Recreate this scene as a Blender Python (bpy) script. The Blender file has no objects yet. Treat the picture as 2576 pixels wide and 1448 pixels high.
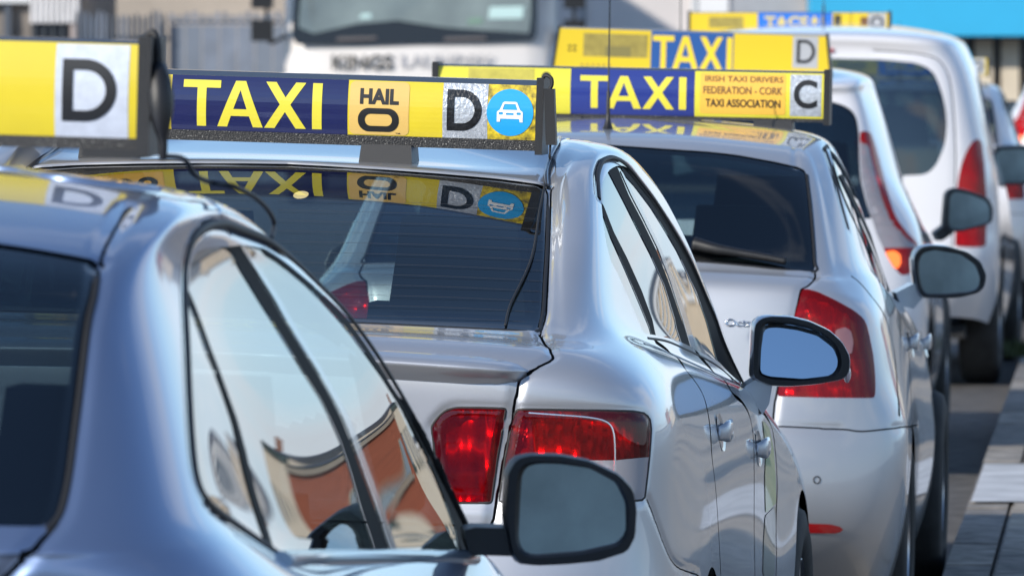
import bpy, bmesh, math, random
import numpy as np
from mathutils import Vector, Matrix

random.seed(7)
np.random.seed(7)
S = bpy.context.scene
COL = S.collection
R = math.radians

# ------------------------------------------------------------------ camera
CAM_Z, FPX = 1.83, 20000.0          # eye height, focal length for a picture 2576 px wide
PITCH = math.atan(710 / FPX)
cam = bpy.data.cameras.new('camera')
cam.sensor_width = 36
cam.lens = FPX / 2576 * 36
cam.clip_start, cam.clip_end = 0.5, 3000
cam.dof.use_dof = True
cam.dof.focus_distance = 17.3
cam.dof.aperture_fstop = 12
cam_ob = bpy.data.objects.new('camera', cam)
cam_ob.location = (0, 0, CAM_Z)
cam_ob.rotation_euler = (math.pi / 2 - PITCH, 0, 0)
COL.objects.link(cam_ob)
S.camera = cam_ob

# ------------------------------------------------------------------ world, sun, exposure
SUN_EL, SUN_AZ = R(25), R(226)      # azimuth measured from +Y clockwise: behind the camera, a little to its left
w = bpy.data.worlds.new('World')
S.world = w
w.use_nodes = True
nt = w.node_tree
nt.nodes.clear()
def wn(t, **k):
    n = nt.nodes.new(t)
    for a, b in k.items():
        setattr(n, a, b)
    return n
out = wn('ShaderNodeOutputWorld')
bg = wn('ShaderNodeBackground')
bg.inputs['Strength'].default_value = 0.138
sky = wn('ShaderNodeTexSky', sky_type='NISHITA', sun_disc=False, sun_elevation=SUN_EL, sun_rotation=SUN_AZ)
sky.air_density, sky.dust_density, sky.ozone_density = 1.0, 0.0, 3.5
tc = wn('ShaderNodeTexCoord')
sep = wn('ShaderNodeSeparateXYZ')
nt.links.new(tc.outputs['Generated'], sep.inputs[0])
zz = wn('ShaderNodeMath', operation='MAXIMUM'); nt.links.new(sep.outputs['Z'], zz.inputs[0]); zz.inputs[1].default_value = 0.0
za = wn('ShaderNodeMath', operation='ADD'); nt.links.new(zz.outputs[0], za.inputs[0]); za.inputs[1].default_value = 0.22
dx = wn('ShaderNodeMath', operation='DIVIDE'); nt.links.new(sep.outputs['X'], dx.inputs[0]); nt.links.new(za.outputs[0], dx.inputs[1])
dy = wn('ShaderNodeMath', operation='DIVIDE'); nt.links.new(sep.outputs['Y'], dy.inputs[0]); nt.links.new(za.outputs[0], dy.inputs[1])
cmb = wn('ShaderNodeCombineXYZ'); nt.links.new(dx.outputs[0], cmb.inputs[0]); nt.links.new(dy.outputs[0], cmb.inputs[1])
cmb.inputs[2].default_value = 5.7
noi = wn('ShaderNodeTexNoise'); noi.inputs['Scale'].default_value = 1.15; noi.inputs['Detail'].default_value = 7; noi.inputs['Roughness'].default_value = 0.55
noi.inputs['Distortion'].default_value = 0.4
nt.links.new(cmb.outputs[0], noi.inputs['Vector'])
rmp = wn('ShaderNodeValToRGB')
rmp.color_ramp.elements[0].position = 0.53; rmp.color_ramp.elements[0].color = (0, 0, 0, 1)
rmp.color_ramp.elements[1].position = 0.70; rmp.color_ramp.elements[1].color = (1, 1, 1, 1)
nt.links.new(noi.outputs['Fac'], rmp.inputs[0])
rm2 = wn('ShaderNodeValToRGB')      # cloud brightness: sunlit edges to greyer cores
rm2.color_ramp.elements[0].position = 0.5; rm2.color_ramp.elements[0].color = (7.6, 7.7, 8.0, 1)
rm2.color_ramp.elements[1].position = 0.8; rm2.color_ramp.elements[1].color = (4.0, 4.3, 4.9, 1)
nt.links.new(noi.outputs['Fac'], rm2.inputs[0])
mx = wn('ShaderNodeMix', data_type='RGBA')
hz = wn('ShaderNodeMapRange', interpolation_type='SMOOTHSTEP')      # the air whitens towards the horizon, all the way round
hz.inputs['From Min'].default_value = 0.0; hz.inputs['From Max'].default_value = 0.16; hz.inputs['To Min'].default_value = 0.8; hz.inputs['To Max'].default_value = 0.0
nt.links.new(zz.outputs[0], hz.inputs['Value'])
mh = wn('ShaderNodeMix', data_type='RGBA'); nt.links.new(hz.outputs[0], mh.inputs[0])
nt.links.new(sky.outputs[0], mh.inputs[6]); mh.inputs[7].default_value = (3.7, 4.9, 6.7, 1)
nt.links.new(rmp.outputs['Color'], mx.inputs[0])
nt.links.new(mh.outputs[2], mx.inputs[6]); nt.links.new(rm2.outputs['Color'], mx.inputs[7])
nt.links.new(mx.outputs[2], bg.inputs['Color'])
nt.links.new(bg.outputs[0], out.inputs[0])

sun = bpy.data.lights.new('sun', 'SUN')
sun.energy, sun.angle, sun.color = 3.4, R(0.53), (1.0, 0.92, 0.80)
sun_ob = bpy.data.objects.new('sun', sun)
sun_dir = Vector((math.sin(SUN_AZ) * math.cos(SUN_EL), math.cos(SUN_AZ) * math.cos(SUN_EL), math.sin(SUN_EL)))
sun_ob.rotation_euler = sun_dir.to_track_quat('Z', 'Y').to_euler()
COL.objects.link(sun_ob)

S.view_settings.view_transform = 'Standard'
S.view_settings.look = 'None'
S.view_settings.exposure = 0.5
S.view_settings.gamma = 1.0
S.view_settings.use_curve_mapping = False
S.cycles.max_bounces = 10
S.cycles.transparent_max_bounces = 16
S.cycles.sample_clamp_indirect = 6
S.cycles.blur_glossy = 0.5

# ------------------------------------------------------------------ materials
MATS = {}
def mat(name, base=(0.5, 0.5, 0.5), rough=0.5, metal=0.0, coat=0.0, coat_rough=0.03, noise=0.0, nscale=30, bump=0.0, bscale=200, spec=0.5, emit=0, ecol=None, stretch=None, dirt=None):
    if name in MATS:
        return MATS[name]
    m = bpy.data.materials.new(name)
    m.use_nodes = True
    t = m.node_tree
    b = t.nodes['Principled BSDF']
    b.inputs['Base Color'].default_value = (*base, 1)
    b.inputs['Roughness'].default_value = rough
    b.inputs['Metallic'].default_value = metal
    b.inputs['Coat Weight'].default_value = coat
    b.inputs['Coat Roughness'].default_value = coat_rough
    b.inputs['Specular IOR Level'].default_value = spec
    if emit:
        b.inputs['Emission Color'].default_value = (*(ecol or base), 1)
        b.inputs['Emission Strength'].default_value = emit
    co = t.nodes.new('ShaderNodeTexCoord')
    vec = co.outputs['Object']
    if stretch:
        mp = t.nodes.new('ShaderNodeMapping'); mp.inputs['Scale'].default_value = stretch
        t.links.new(vec, mp.inputs[0]); vec = mp.outputs[0]
    if noise:
        n = t.nodes.new('ShaderNodeTexNoise'); n.inputs['Scale'].default_value = nscale; n.inputs['Detail'].default_value = 6
        t.links.new(vec, n.inputs['Vector'])
        r = t.nodes.new('ShaderNodeValToRGB')
        r.color_ramp.elements[0].position = 0.3; r.color_ramp.elements[1].position = 0.7
        lo = tuple(c * (1 - noise) for c in base); hi = tuple(min(1, c * (1 + noise)) for c in base)
        r.color_ramp.elements[0].color = (*(dirt or lo), 1); r.color_ramp.elements[1].color = (*hi, 1)
        t.links.new(n.outputs['Fac'], r.inputs[0]); t.links.new(r.outputs[0], b.inputs['Base Color'])
    if bump:
        n = t.nodes.new('ShaderNodeTexNoise'); n.inputs['Scale'].default_value = bscale; n.inputs['Detail'].default_value = 4
        t.links.new(vec, n.inputs['Vector'])
        bm_ = t.nodes.new('ShaderNodeBump'); bm_.inputs['Strength'].default_value = bump; bm_.inputs['Distance'].default_value = 0.004
        t.links.new(n.outputs['Fac'], bm_.inputs['Height']); t.links.new(bm_.outputs[0], b.inputs['Normal'])
    MATS[name] = m
    return m

def glass_mat(name, tint=(0.6, 0.7, 0.7), gl=(1, 1, 1), ior=1.5, rough=0.0, body=None):
    if name in MATS:
        return MATS[name]
    m = bpy.data.materials.new(name); m.use_nodes = True
    t = m.node_tree; t.nodes.clear()
    o = t.nodes.new('ShaderNodeOutputMaterial')
    tr = t.nodes.new('ShaderNodeBsdfTransparent'); tr.inputs[0].default_value = (*tint, 1)
    g = t.nodes.new('ShaderNodeBsdfGlossy'); g.inputs['Color'].default_value = (*gl, 1); g.inputs['Roughness'].default_value = rough
    ge = t.nodes.new('ShaderNodeNewGeometry')       # Schlick reflectance, the same from both sides of the pane
    dt = t.nodes.new('ShaderNodeVectorMath'); dt.operation = 'DOT_PRODUCT'
    t.links.new(ge.outputs['Normal'], dt.inputs[0]); t.links.new(ge.outputs['Incoming'], dt.inputs[1])
    ab = t.nodes.new('ShaderNodeMath'); ab.operation = 'ABSOLUTE'; t.links.new(dt.outputs['Value'], ab.inputs[0])
    om = t.nodes.new('ShaderNodeMath'); om.operation = 'SUBTRACT'; om.inputs[0].default_value = 1; t.links.new(ab.outputs[0], om.inputs[1]); om.use_clamp = True
    pw = t.nodes.new('ShaderNodeMath'); pw.operation = 'POWER'; t.links.new(om.outputs[0], pw.inputs[0]); pw.inputs[1].default_value = 5
    f0 = ((ior-1)/(ior+1))**2
    f = t.nodes.new('ShaderNodeMath'); f.operation = 'MULTIPLY_ADD'; t.links.new(pw.outputs[0], f.inputs[0]); f.inputs[1].default_value = 1-f0; f.inputs[2].default_value = f0; f.use_clamp = True
    mx = t.nodes.new('ShaderNodeMixShader')
    t.links.new(f.outputs[0], mx.inputs[0])
    src = tr.outputs[0]
    if body:
        d = t.nodes.new('ShaderNodeBsdfDiffuse'); d.inputs[0].default_value = (*body[:3], 1)
        m2 = t.nodes.new('ShaderNodeMixShader'); m2.inputs[0].default_value = body[3]
        t.links.new(tr.outputs[0], m2.inputs[1]); t.links.new(d.outputs[0], m2.inputs[2]); src = m2.outputs[0]
    t.links.new(src, mx.inputs[1]); t.links.new(g.outputs[0], mx.inputs[2])
    t.links.new(mx.outputs[0], o.inputs[0])
    MATS[name] = m
    return m

SILVER = mat('silver paint', (0.47, 0.48, 0.505), 0.42, 0.62, 1.0, 0.045, noise=.05, nscale=2.5)
SILVER2 = mat('warm silver paint', (0.47, 0.48, 0.50), 0.45, 0.57, 1.0, 0.05, noise=.05, nscale=2.5)
BLUESIL = mat('blue silver paint', (0.17, 0.235, 0.38), 0.36, 0.7, 1.0, 0.035, noise=.05, nscale=2)
WHITE = mat('white paint', (0.68, 0.67, 0.69), 0.35, 0.0, 1.0, 0.03)
BLACKP = mat('black plastic', (0.012, 0.012, 0.013), 0.42, bump=0.15, bscale=900)
BLACKG = mat('gloss black', (0.004, 0.004, 0.005), 0.65, 0, 0.0, spec=.08)
RUBBER = mat('rubber', (0.015, 0.015, 0.016), 0.6)
TYRE = mat('tyre rubber', (0.02, 0.02, 0.02), 0.8, noise=0.3, nscale=20)
ALLOY = mat('alloy', (0.5, 0.5, 0.52), 0.3, 1.0)
LINING = mat('dark trim', (0.012, 0.013, 0.015), 0.9)
SEAT = mat('seat cloth', (0.014, 0.015, 0.018), 0.9, bump=0.3, bscale=500)
CHROME = mat('bright trim', (0.7, 0.71, 0.73), 0.12, 1.0)
MIRROR = mat('mirror glass', (0.64, 0.68, 0.71), 0.004, 1.0)
GLASS = glass_mat('tinted glass', (0.80, 0.88, 0.86), ior=1.5)
RGLASS = glass_mat('rear glass', (0.30, 0.40, 0.43), ior=1.85)
CGLASS = glass_mat('clear rear glass', (0.33, 0.42, 0.44), ior=1.85)
AGLASS = glass_mat('dark privacy glass', (0.10, 0.14, 0.16), ior=1.9)
SGLASS = glass_mat('side glass', (0.22, 0.28, 0.29), ior=2.1)
REDLENS = glass_mat('red lens', (0.92, 0.016, 0.022), ior=1.45, body=(0.45, 0.003, 0.008, 0.13))
REDLENS2 = glass_mat('bright red lens', (0.90, 0.014, 0.014), ior=1.4, body=(0.62, 0.006, 0.006, 0.45))
REDLENS3 = glass_mat('deep red lens', (0.88, 0.012, 0.014), ior=1.42, body=(0.42, 0.004, 0.004, 0.30))
DARKMIR = mat('blue tinted mirror glass', (0.40, 0.45, 0.50), 0.004, 1.0)
CLEARLENS = glass_mat('clear lens', (0.86, 0.86, 0.87), ior=1.45, body=(0.66, 0.64, 0.67, 0.55))
REFL = mat('lamp reflector', (0.92, 0.91, 0.91), 0.22, 0.9)

# ------------------------------------------------------------------ object helpers
def link(ob, parent=None):
    COL.objects.link(ob)
    if parent is not None:
        ob.parent = parent
    return ob
def empty(name, label, cat, loc=(0, 0, 0), rot=(0, 0, 0), group=None):
    o = bpy.data.objects.new(name, None)
    o.empty_display_size = 0.2
    o.location = loc; o.rotation_euler = rot
    o['label'] = label; o['category'] = cat
    if group: o['group'] = group
    return link(o)
def tag(o, label, cat, group=None):
    o['label'] = label; o['category'] = cat
    if group: o['group'] = group
    return o
def mesh_ob(name, V, F, m, parent=None, smooth=True, normals=None):
    me = bpy.data.meshes.new(name)
    V = np.asarray(V, float)
    if isinstance(F, np.ndarray):
        k = F.shape[1]; n = len(F)
        me.vertices.add(len(V)); me.vertices.foreach_set('co', V.ravel())
        me.loops.add(n * k); me.loops.foreach_set('vertex_index', F.ravel().astype(np.int32))
        me.polygons.add(n); me.polygons.foreach_set('loop_start', np.arange(0, n * k, k, dtype=np.int32))
        me.update(calc_edges=True)
    else:
        me.from_pydata([tuple(v) for v in V], [], F)
    me.polygons.foreach_set('use_smooth', np.full(len(me.polygons), smooth))
    if normals is not None and smooth:
        me.normals_split_custom_set_from_vertices([tuple(x) for x in normals])
    me.materials.append(m)
    return link(bpy.data.objects.new(name, me), parent)
def bm_ob(name, bm, m, parent=None, smooth=False, bevel=0, segs=2):
    if bevel:
        bmesh.ops.bevel(bm, geom=[e for e in bm.edges if e.is_manifold and e.calc_face_angle(0) > 0.5], offset=bevel, segments=segs, affect='EDGES', profile=0.5)
    bmesh.ops.recalc_face_normals(bm, faces=bm.faces)
    me = bpy.data.meshes.new(name)
    bm.to_mesh(me); bm.free()
    if smooth:
        me.polygons.foreach_set('use_smooth', np.full(len(me.polygons), True))
        if smooth != 'all':
            me.set_sharp_from_angle(angle=R(40))
    me.materials.append(m)
    return link(bpy.data.objects.new(name, me), parent)
def box(bm, x0, x1, y0, y1, z0, z1):
    v = [bm.verts.new(p) for p in ((x0,y0,z0),(x1,y0,z0),(x1,y1,z0),(x0,y1,z0),(x0,y0,z1),(x1,y0,z1),(x1,y1,z1),(x0,y1,z1))]
    for f in ((0,3,2,1),(4,5,6,7),(0,1,5,4),(1,2,6,5),(2,3,7,6),(3,0,4,7)):
        bm.faces.new([v[i] for i in f])
def box_ob(name, b, m, parent=None, bevel=0, smooth=False):
    bm = bmesh.new(); box(bm, *b)
    return bm_ob(name, bm, m, parent, smooth=smooth or bool(bevel), bevel=bevel)
def spline(P, n, closed=False):
    """Catmull-Rom through P, about n samples, by arc length"""
    P = np.asarray(P, float)
    if closed: Q = np.vstack([P[-1], P, P[0], P[1]])
    else: Q = np.vstack([2*P[0]-P[1], P, 2*P[-1]-P[-2]])
    outp = []
    for i in range(1, len(Q) - 2):
        t = np.linspace(0, 1, 16, endpoint=False)[:, None]
        a, b, c, d = Q[i-1], Q[i], Q[i+1], Q[i+2]
        outp.append(0.5*((2*b)+(c-a)*t+(2*a-5*b+4*c-d)*t**2+(3*b-a-3*c+d)*t**3))
    X = np.vstack(outp + [Q[-2][None]])
    L = np.concatenate([[0], np.cumsum(np.linalg.norm(np.diff(X, axis=0), axis=1))])
    s = np.linspace(0, L[-1], n + 1 if closed else n)
    if closed: s = s[:-1]
    return np.stack([np.interp(s, L, X[:, k]) for k in range(X.shape[1])], 1)
def tube(name, P, r, m, parent=None, n=None, sides=8, taper=None):
    P = spline(P, n or max(8, len(P) * 8))
    T = np.gradient(P, axis=0); T /= np.linalg.norm(T, axis=1)[:, None] + 1e-12
    V, F = [], []
    up = np.array([0.13, 0.2, 1.0])
    for i, (p, t) in enumerate(zip(P, T)):
        a = np.cross(t, up); a /= np.linalg.norm(a) + 1e-12; b = np.cross(a, t)
        rr = r * (taper(i / (len(P) - 1)) if taper else 1)
        for k in range(sides):
            th = 2 * math.pi * k / sides
            V.append(p + rr * (a * math.cos(th) + b * math.sin(th)))
    for i in range(len(P) - 1):
        for k in range(sides):
            F.append((i*sides+k, i*sides+(k+1) % sides, (i+1)*sides+(k+1) % sides, (i+1)*sides+k))
    F.append(tuple(range(sides))[::-1]); F.append(tuple((len(P)-1)*sides+k for k in range(sides)))
    return mesh_ob(name, V, F, m, parent)

# flat outlines: closed 2-D loops (holes too) -> triangles
def shape2d(loops):
    cu = bpy.data.curves.new('tmp', 'CURVE'); cu.dimensions = '2D'; cu.fill_mode = 'BOTH'
    for L in loops:
        sp = cu.splines.new('POLY'); sp.points.add(len(L) - 1)
        for p, q in zip(sp.points, L): p.co = (q[0], q[1], 0, 1)
        sp.use_cyclic_u = True
    return curve_mesh(cu)
def curve_mesh(cu):
    ob = bpy.data.objects.new('tmp', cu); COL.objects.link(ob)
    dg = bpy.context.evaluated_depsgraph_get(); dg.update()
    me = bpy.data.meshes.new_from_object(ob.evaluated_get(dg))
    bpy.data.objects.remove(ob); bpy.data.curves.remove(cu)
    return me
def text2d(s, h, bold=0.0, sx=1.0, cx=True):
    cu = bpy.data.curves.new('tmp', 'FONT'); cu.body = s; cu.size = 1; cu.offset = bold; cu.resolution_u = 6
    cu.fill_mode = 'BOTH'
    me = curve_mesh(cu)
    v = np.array([x.co[:] for x in me.vertices])
    k = h / (v[:, 1].max() - v[:, 1].min())
    v[:, 1] = (v[:, 1] - v[:, 1].min()) * k
    v[:, 0] = (v[:, 0] - v[:, 0].min()) * k * sx
    if cx: v[:, 0] -= v[:, 0].max() / 2; v[:, 1] -= h / 2
    me.vertices.foreach_set('co', v.ravel().astype(np.float32))
    return me
def fit_text(s, w_, h, bold=0.0):
    me = text2d(s, h, bold)
    v = np.array([x.co[:] for x in me.vertices]); k = w_ / (v[:, 0].max() - v[:, 0].min())
    v[:, 0] *= k; me.vertices.foreach_set('co', v.ravel().astype(np.float32))
    return me
def arc(cx, cy, r, a0, a1, n=16, ry=None):
    return [(cx + r * math.cos(R(a0 + (a1-a0)*i/n)), cy + (ry or r) * math.sin(R(a0 + (a1-a0)*i/n))) for i in range(n + 1)]
def rrect(x0, x1, y0, y1, r, n=6):
    return arc(x1-r, y1-r, r, 0, 90, n) + arc(x0+r, y1-r, r, 90, 180, n) + arc(x0+r, y0+r, r, 180, 270, n) + arc(x1-r, y0+r, r, 270, 360, n)

# picture point (2576 wide) -> place at depth Y
FWD = np.array([0, math.cos(PITCH), -math.sin(PITCH)]); UPV = np.array([0, math.sin(PITCH), math.cos(PITCH)]); RGT = np.array([1.0, 0, 0])
EYE = np.array([0, 0, CAM_Z])
def at(px, py, Y):
    d = FWD * FPX + RGT * (px - 1288) - UPV * (py - 724)
    return EYE + d * (Y / d[1])
def project(P):
    q = P - EYE
    d = q @ FWD
    return np.stack([1288 + FPX * (q @ RGT) / d, 724 - FPX * (q @ UPV) / d], -1)
class Pose:
    def __init__(self, x, y, yaw, roll):
        self.O = np.array([x, y, 0.0]); self.rot = (0, roll, -yaw); self.loc = (x, y, 0)
        c, s = math.cos(-yaw), math.sin(-yaw); Rz = np.array([[c, -s, 0], [s, c, 0], [0, 0, 1]])
        c, s = math.cos(roll), math.sin(roll); Ry = np.array([[c, 0, s], [0, 1, 0], [-s, 0, c]])
        self.M = Rz @ Ry
    def world(self, P): return np.asarray(P) @ self.M.T + self.O
    def local(self, P): return (np.asarray(P) - self.O) @ self.M
    def pick(self, px, py, yl):
        Y = self.O[1] + yl
        for _ in range(8):
            p = self.local(at(px, py, Y)); Y += yl - p[1]
        return p

# ------------------------------------------------------------------ car bodies: smooth sheets, cut along the panel lines
def bspl(n_seg_samples, n):
    """rows of cubic B-spline weights over n nodes (with one ghost on each side) at the sampled parameters"""
    ts = np.concatenate([i + np.linspace(0, 1, k, endpoint=False) for i, k in enumerate(n_seg_samples)] + [[n - 1.0]])
    Wt = np.zeros((len(ts), n + 2))
    for r_, t in enumerate(ts):
        i = min(int(t), n - 2); f = t - i
        Wt[r_, i:i+4] += np.array([(1-f)**3, 3*f**3-6*f**2+4, -3*f**3+3*f**2+3*f+1, f**3]) / 6
    return ts, Wt
MX = np.array([-1.0, 1, 1])
def ghost(P):
    a = np.concatenate([P[1:2] * MX, P, P[-2:-1] * MX], 0)
    return np.concatenate([2*a[:, :1]-a[:, 1:2], a, a[:, -2:-1] * MX], 1)
class Sheet:
    def __init__(self, net, ds_rear, ds_side, dv, side_from):
        T = np.array(net, float); J, K, _ = T.shape
        P = T.copy()
        for _ in range(3):
            g = ghost(P)
            a = (g[:-2] + 4*g[1:-1] + g[2:]) / 6
            node = (a[:, :-2] + 4*a[:, 1:-1] + a[:, 2:]) / 6
            P += 0.85 * (T - node)
        g = ghost(P)
        du = np.linalg.norm(np.diff(T, axis=0), axis=2)[:, 1:9].max(1)
        dvv = np.linalg.norm(np.diff(T, axis=1), axis=2)[:7].max(0)
        su = [max(3, int(math.ceil(d / (ds_rear if j < side_from else ds_side)))) for j, d in enumerate(du)]
        sv = [max(3, int(math.ceil(d / (dv if 3 <= k <= 9 else dv * 1.8)))) for k, d in enumerate(dvv)]
        self.u, Wu = bspl(su, J); self.v, Wv = bspl(sv, K)
        G = np.einsum('ai,ijk,bj->abk', Wu, g, Wv)
        G[..., 0] = np.maximum(G[..., 0], 0)
        G[0, :, 0] = 0; G[-1, :, 0] = 0; G[:, -1, 0] = 0
        self.G = G; self.finish()
    def finish(self):
        G = self.G
        a = np.gradient(G, axis=0); b = np.gradient(G, axis=1)
        # symmetric one-sided fix at the centre lines
        a[0] = (G[1] - G[1] * MX) / 2; a[-1] = (G[-2] * MX - G[-2]) / 2
        b[:, -1] = (G[:, -2] * MX - G[:, -2]) / 2
        N = np.cross(a, b); L = np.linalg.norm(N, axis=2, keepdims=True)
        N = N / np.maximum(L, 1e-12)
        c = np.array([0, 2.2, 0.75])
        if (np.sum(N * (G - c), 2)).mean() < 0: N = -N
        bad = L[..., 0] < 1e-10
        N[bad] = (0, 0, 1)
        self.N = N
    def project(self, pose):
        self.W = pose.world(self.G.reshape(-1, 3)).reshape(self.G.shape)
        self.PX = project(self.W.reshape(-1, 3)).reshape(*self.G.shape[:2], 2)
        NW = self.N @ pose.M.T
        d = EYE - self.W
        self.face = np.sum(NW * d, 2) / np.linalg.norm(d, axis=2)
    def on(self, pts, pose=None, ymax=9, zmin=-1):
        """points of the sheet seen at the traced picture points; returns local co, normal"""
        A, B = self.G.shape[:2]; O, NN = [], []
        ok = (self.face > -0.05) & (self.G[..., 1] < ymax) & (self.G[..., 2] > zmin)
        for q in pts:
            d = np.sum((self.PX - np.array(q)) ** 2, 2); d = np.where(ok, d, 1e12)
            i, j = np.unravel_index(np.argmin(d), d.shape); i = min(max(i, 1), A-2); j = min(max(j, 1), B-2)
            Jm = np.stack([(self.PX[i+1, j]-self.PX[i-1, j])/2, (self.PX[i, j+1]-self.PX[i, j-1])/2], 1)
            try: s = np.clip(np.linalg.solve(Jm, np.array(q) - self.PX[i, j]), -1, 1)
            except np.linalg.LinAlgError: s = (0, 0)
            O.append(self.G[i, j] + s[0]*(self.G[i+1, j]-self.G[i-1, j])/2 + s[1]*(self.G[i, j+1]-self.G[i, j-1])/2)
            n = self.N[i, j]; NN.append(n)
        return np.array(O), np.array(NN)
    def dist(self, poly):
        """distance of every grid point to a 3-D polyline (big where far)"""
        G = self.G.reshape(-1, 3)
        return pdist(G, poly).reshape(self.G.shape[:2])
    def piece(self):
        A, B = self.G.shape[:2]
        idx = np.arange(A * B).reshape(A, B)
        q = np.stack([idx[:-1, :-1], idx[1:, :-1], idx[1:, 1:], idx[:-1, 1:]], -1).reshape(-1, 4)
        F = np.concatenate([q[:, [0, 1, 2]], q[:, [0, 2, 3]]])
        at_ = np.concatenate([self.G.reshape(-1, 3), self.N.reshape(-1, 3), self.PX.reshape(-1, 2), self.face.reshape(-1, 1)], 1)
        return Piece(at_, F)
def pdist(G, poly, far=0.12):
    d = np.full(len(G), far)
    lo, hi = poly.min(0) - far, poly.max(0) + far
    m = np.all((G > lo) & (G < hi), 1); X = G[m]
    if len(X) == 0: return d
    best = np.full(len(X), far)
    for a, b in zip(poly[:-1], poly[1:]):
        e = b - a; t = np.clip((X - a) @ e / (e @ e + 1e-12), 0, 1)
        best = np.minimum(best, np.linalg.norm(X - a - t[:, None] * e, axis=1))
    d[m] = best
    return d
class Piece:
    """triangles with per-vertex data: co 0:3, normal 3:6, picture 6:8, facing 8"""
    def __init__(self, A, F): self.A, self.F = A, F
    @property
    def co(self): return self.A[:, :3]
    def cut(self, f):
        A, F = self.A, self.F
        f = np.where(np.abs(f) < 1e-9, 1e-9, f)
        s = f < 0; c = s[F].sum(1)
        ins, outs = [F[c == 3]], [F[c == 0]]
        newA = [A]; base = len(A)
        for cnt in (1, 2):
            T = F[c == cnt]
            if len(T) == 0: continue
            lone = s[T] if cnt == 1 else ~s[T]
            k = np.argmax(lone, 1); r = np.arange(len(T))
            a, b, d = T[r, k], T[r, (k+1) % 3], T[r, (k+2) % 3]
            tb = (f[a] / (f[a] - f[b]))[:, None]; td = (f[a] / (f[a] - f[d]))[:, None]
            pb = A[a] + (A[b]-A[a]) * tb; pd = A[a] + (A[d]-A[a]) * td
            ib = base + np.arange(len(T)); idd = ib + len(T); base += 2 * len(T)
            newA += [pb, pd]
            one = np.stack([a, ib, idd], 1)
            two = np.concatenate([np.stack([ib, b, d], 1), np.stack([ib, d, idd], 1)])
            (ins if cnt == 1 else outs).append(one); (outs if cnt == 1 else ins).append(two)
        A2 = np.concatenate(newA)
        return Piece(A2, np.concatenate(ins)).compact(), Piece(A2, np.concatenate(outs)).compact()
    def compact(self):
        u, inv = np.unique(self.F.ravel(), return_inverse=True)
        return Piece(self.A[u].copy(), inv.reshape(-1, 3))
    def mirrored(self):
        A = self.A.copy(); A[:, 0] *= -1; A[:, 3] *= -1
        return Piece(A, self.F[:, ::-1].copy())
    def plus(self, o): return Piece(np.concatenate([self.A, o.A]), np.concatenate([self.F, o.F + len(self.A)]))
    def shifted(self, d):
        A = self.A.copy(); A[:, :3] += A[:, 3:6] * d; return Piece(A, self.F)
    def ob(self, name, m, parent):
        n = self.A[:, 3:6]; n = n / np.maximum(np.linalg.norm(n, axis=1, keepdims=True), 1e-9)
        # wind the faces along the normals
        V = self.co; F = self.F
        fn = np.cross(V[F[:, 1]]-V[F[:, 0]], V[F[:, 2]]-V[F[:, 0]])
        flip = np.sum(fn * n[F[:, 0]], 1) < 0
        F = np.where(flip[:, None], F[:, ::-1], F)
        area = np.linalg.norm(fn, axis=1); F = F[area > 1e-11]
        return mesh_ob(name, V, F, m, parent, True, n)
    def slit(self, P, w):
        """take a strip w wide along P out of the sheet"""
        d = pdist(self.co, P, .06)
        near = (d[self.F] < .045).any(1)
        if not near.any(): return self
        far = Piece(self.A, self.F[~near]).compact() if (~near).any() else None
        a = Piece(self.A, self.F[near]).compact()
        def sd(p):
            X, N = p.co, p.A[:, 3:6]; best = np.full(len(X), 9.0); val = np.full(len(X), 9.0)
            for i, (q0, q1) in enumerate(zip(P[:-1], P[1:])):
                e = q1-q0; L2 = e @ e + 1e-12
                t = (X-q0) @ e / L2
                tc = np.clip(t, 0, 1); r = X-q0-tc[:, None]*e; dd = np.linalg.norm(r, axis=1)
                b = np.cross(e/np.sqrt(L2), N); s = np.sum(r*b, 1)
                m = dd < best-1e-9; best[m] = dd[m]; val[m] = np.where(s[m] < 0, -1, 1)*np.hypot(s[m], 0)
            return val
        keep = [] if far is None else [far]
        inn, o1 = a.cut(sd(a) - w/2); keep.append(o1)
        if len(inn.F):
            strip_, o2 = inn.cut(-sd(inn) - w/2); keep.append(o2)
            if len(strip_.F):
                c = strip_.co[strip_.F].mean(1); m = pdist(c, P, .06) > w*.9
                if m.any(): keep.append(Piece(strip_.A, strip_.F[m]).compact())
        r = keep[0]
        for k in keep[1:]:
            if len(k.F): r = r.plus(k)
        return r
    def islands(self):
        key = np.round(self.co / 2e-5).astype(np.int64)
        _, inv = np.unique(key, axis=0, return_inverse=True); inv = inv.ravel()
        lab = np.arange(inv.max() + 1); T = inv[self.F]
        while True:
            m = lab[T].min(1); old = lab.copy()
            for k in range(3): np.minimum.at(lab, T[:, k], m)
            lab = lab[lab]; lab = lab[lab]
            if np.array_equal(lab, old): break
        fl = lab[T[:, 0]]
        return [Piece(self.A, self.F[fl == l]).compact() for l in np.unique(fl)]
def inside(pts, poly):
    x, y = pts[:, 0], pts[:, 1]; c = np.zeros(len(pts), bool)
    for (x0, y0), (x1, y1) in zip(poly, np.roll(poly, -1, 0)):
        m = (y0 > y) != (y1 > y)
        if m.any(): c ^= m & (x < (x1-x0) * (y-y0) / (y1-y0+1e-12) + x0)
    return c
def sdf2(pts, poly, far=60.0):
    poly = np.asarray(poly, float); d = np.full(len(pts), far)
    m = np.all((pts > poly.min(0)-far) & (pts < poly.max(0)+far), 1); X = pts[m]; best = np.full(len(X), far)
    for a, b in zip(poly, np.roll(poly, -1, 0)):
        e = b-a; t = np.clip((X-a) @ e / (e @ e + 1e-12), 0, 1)
        best = np.minimum(best, np.linalg.norm(X-a-t[:, None]*e, axis=1))
    d[m] = np.where(inside(X, poly), -best, best)
    return d
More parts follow.
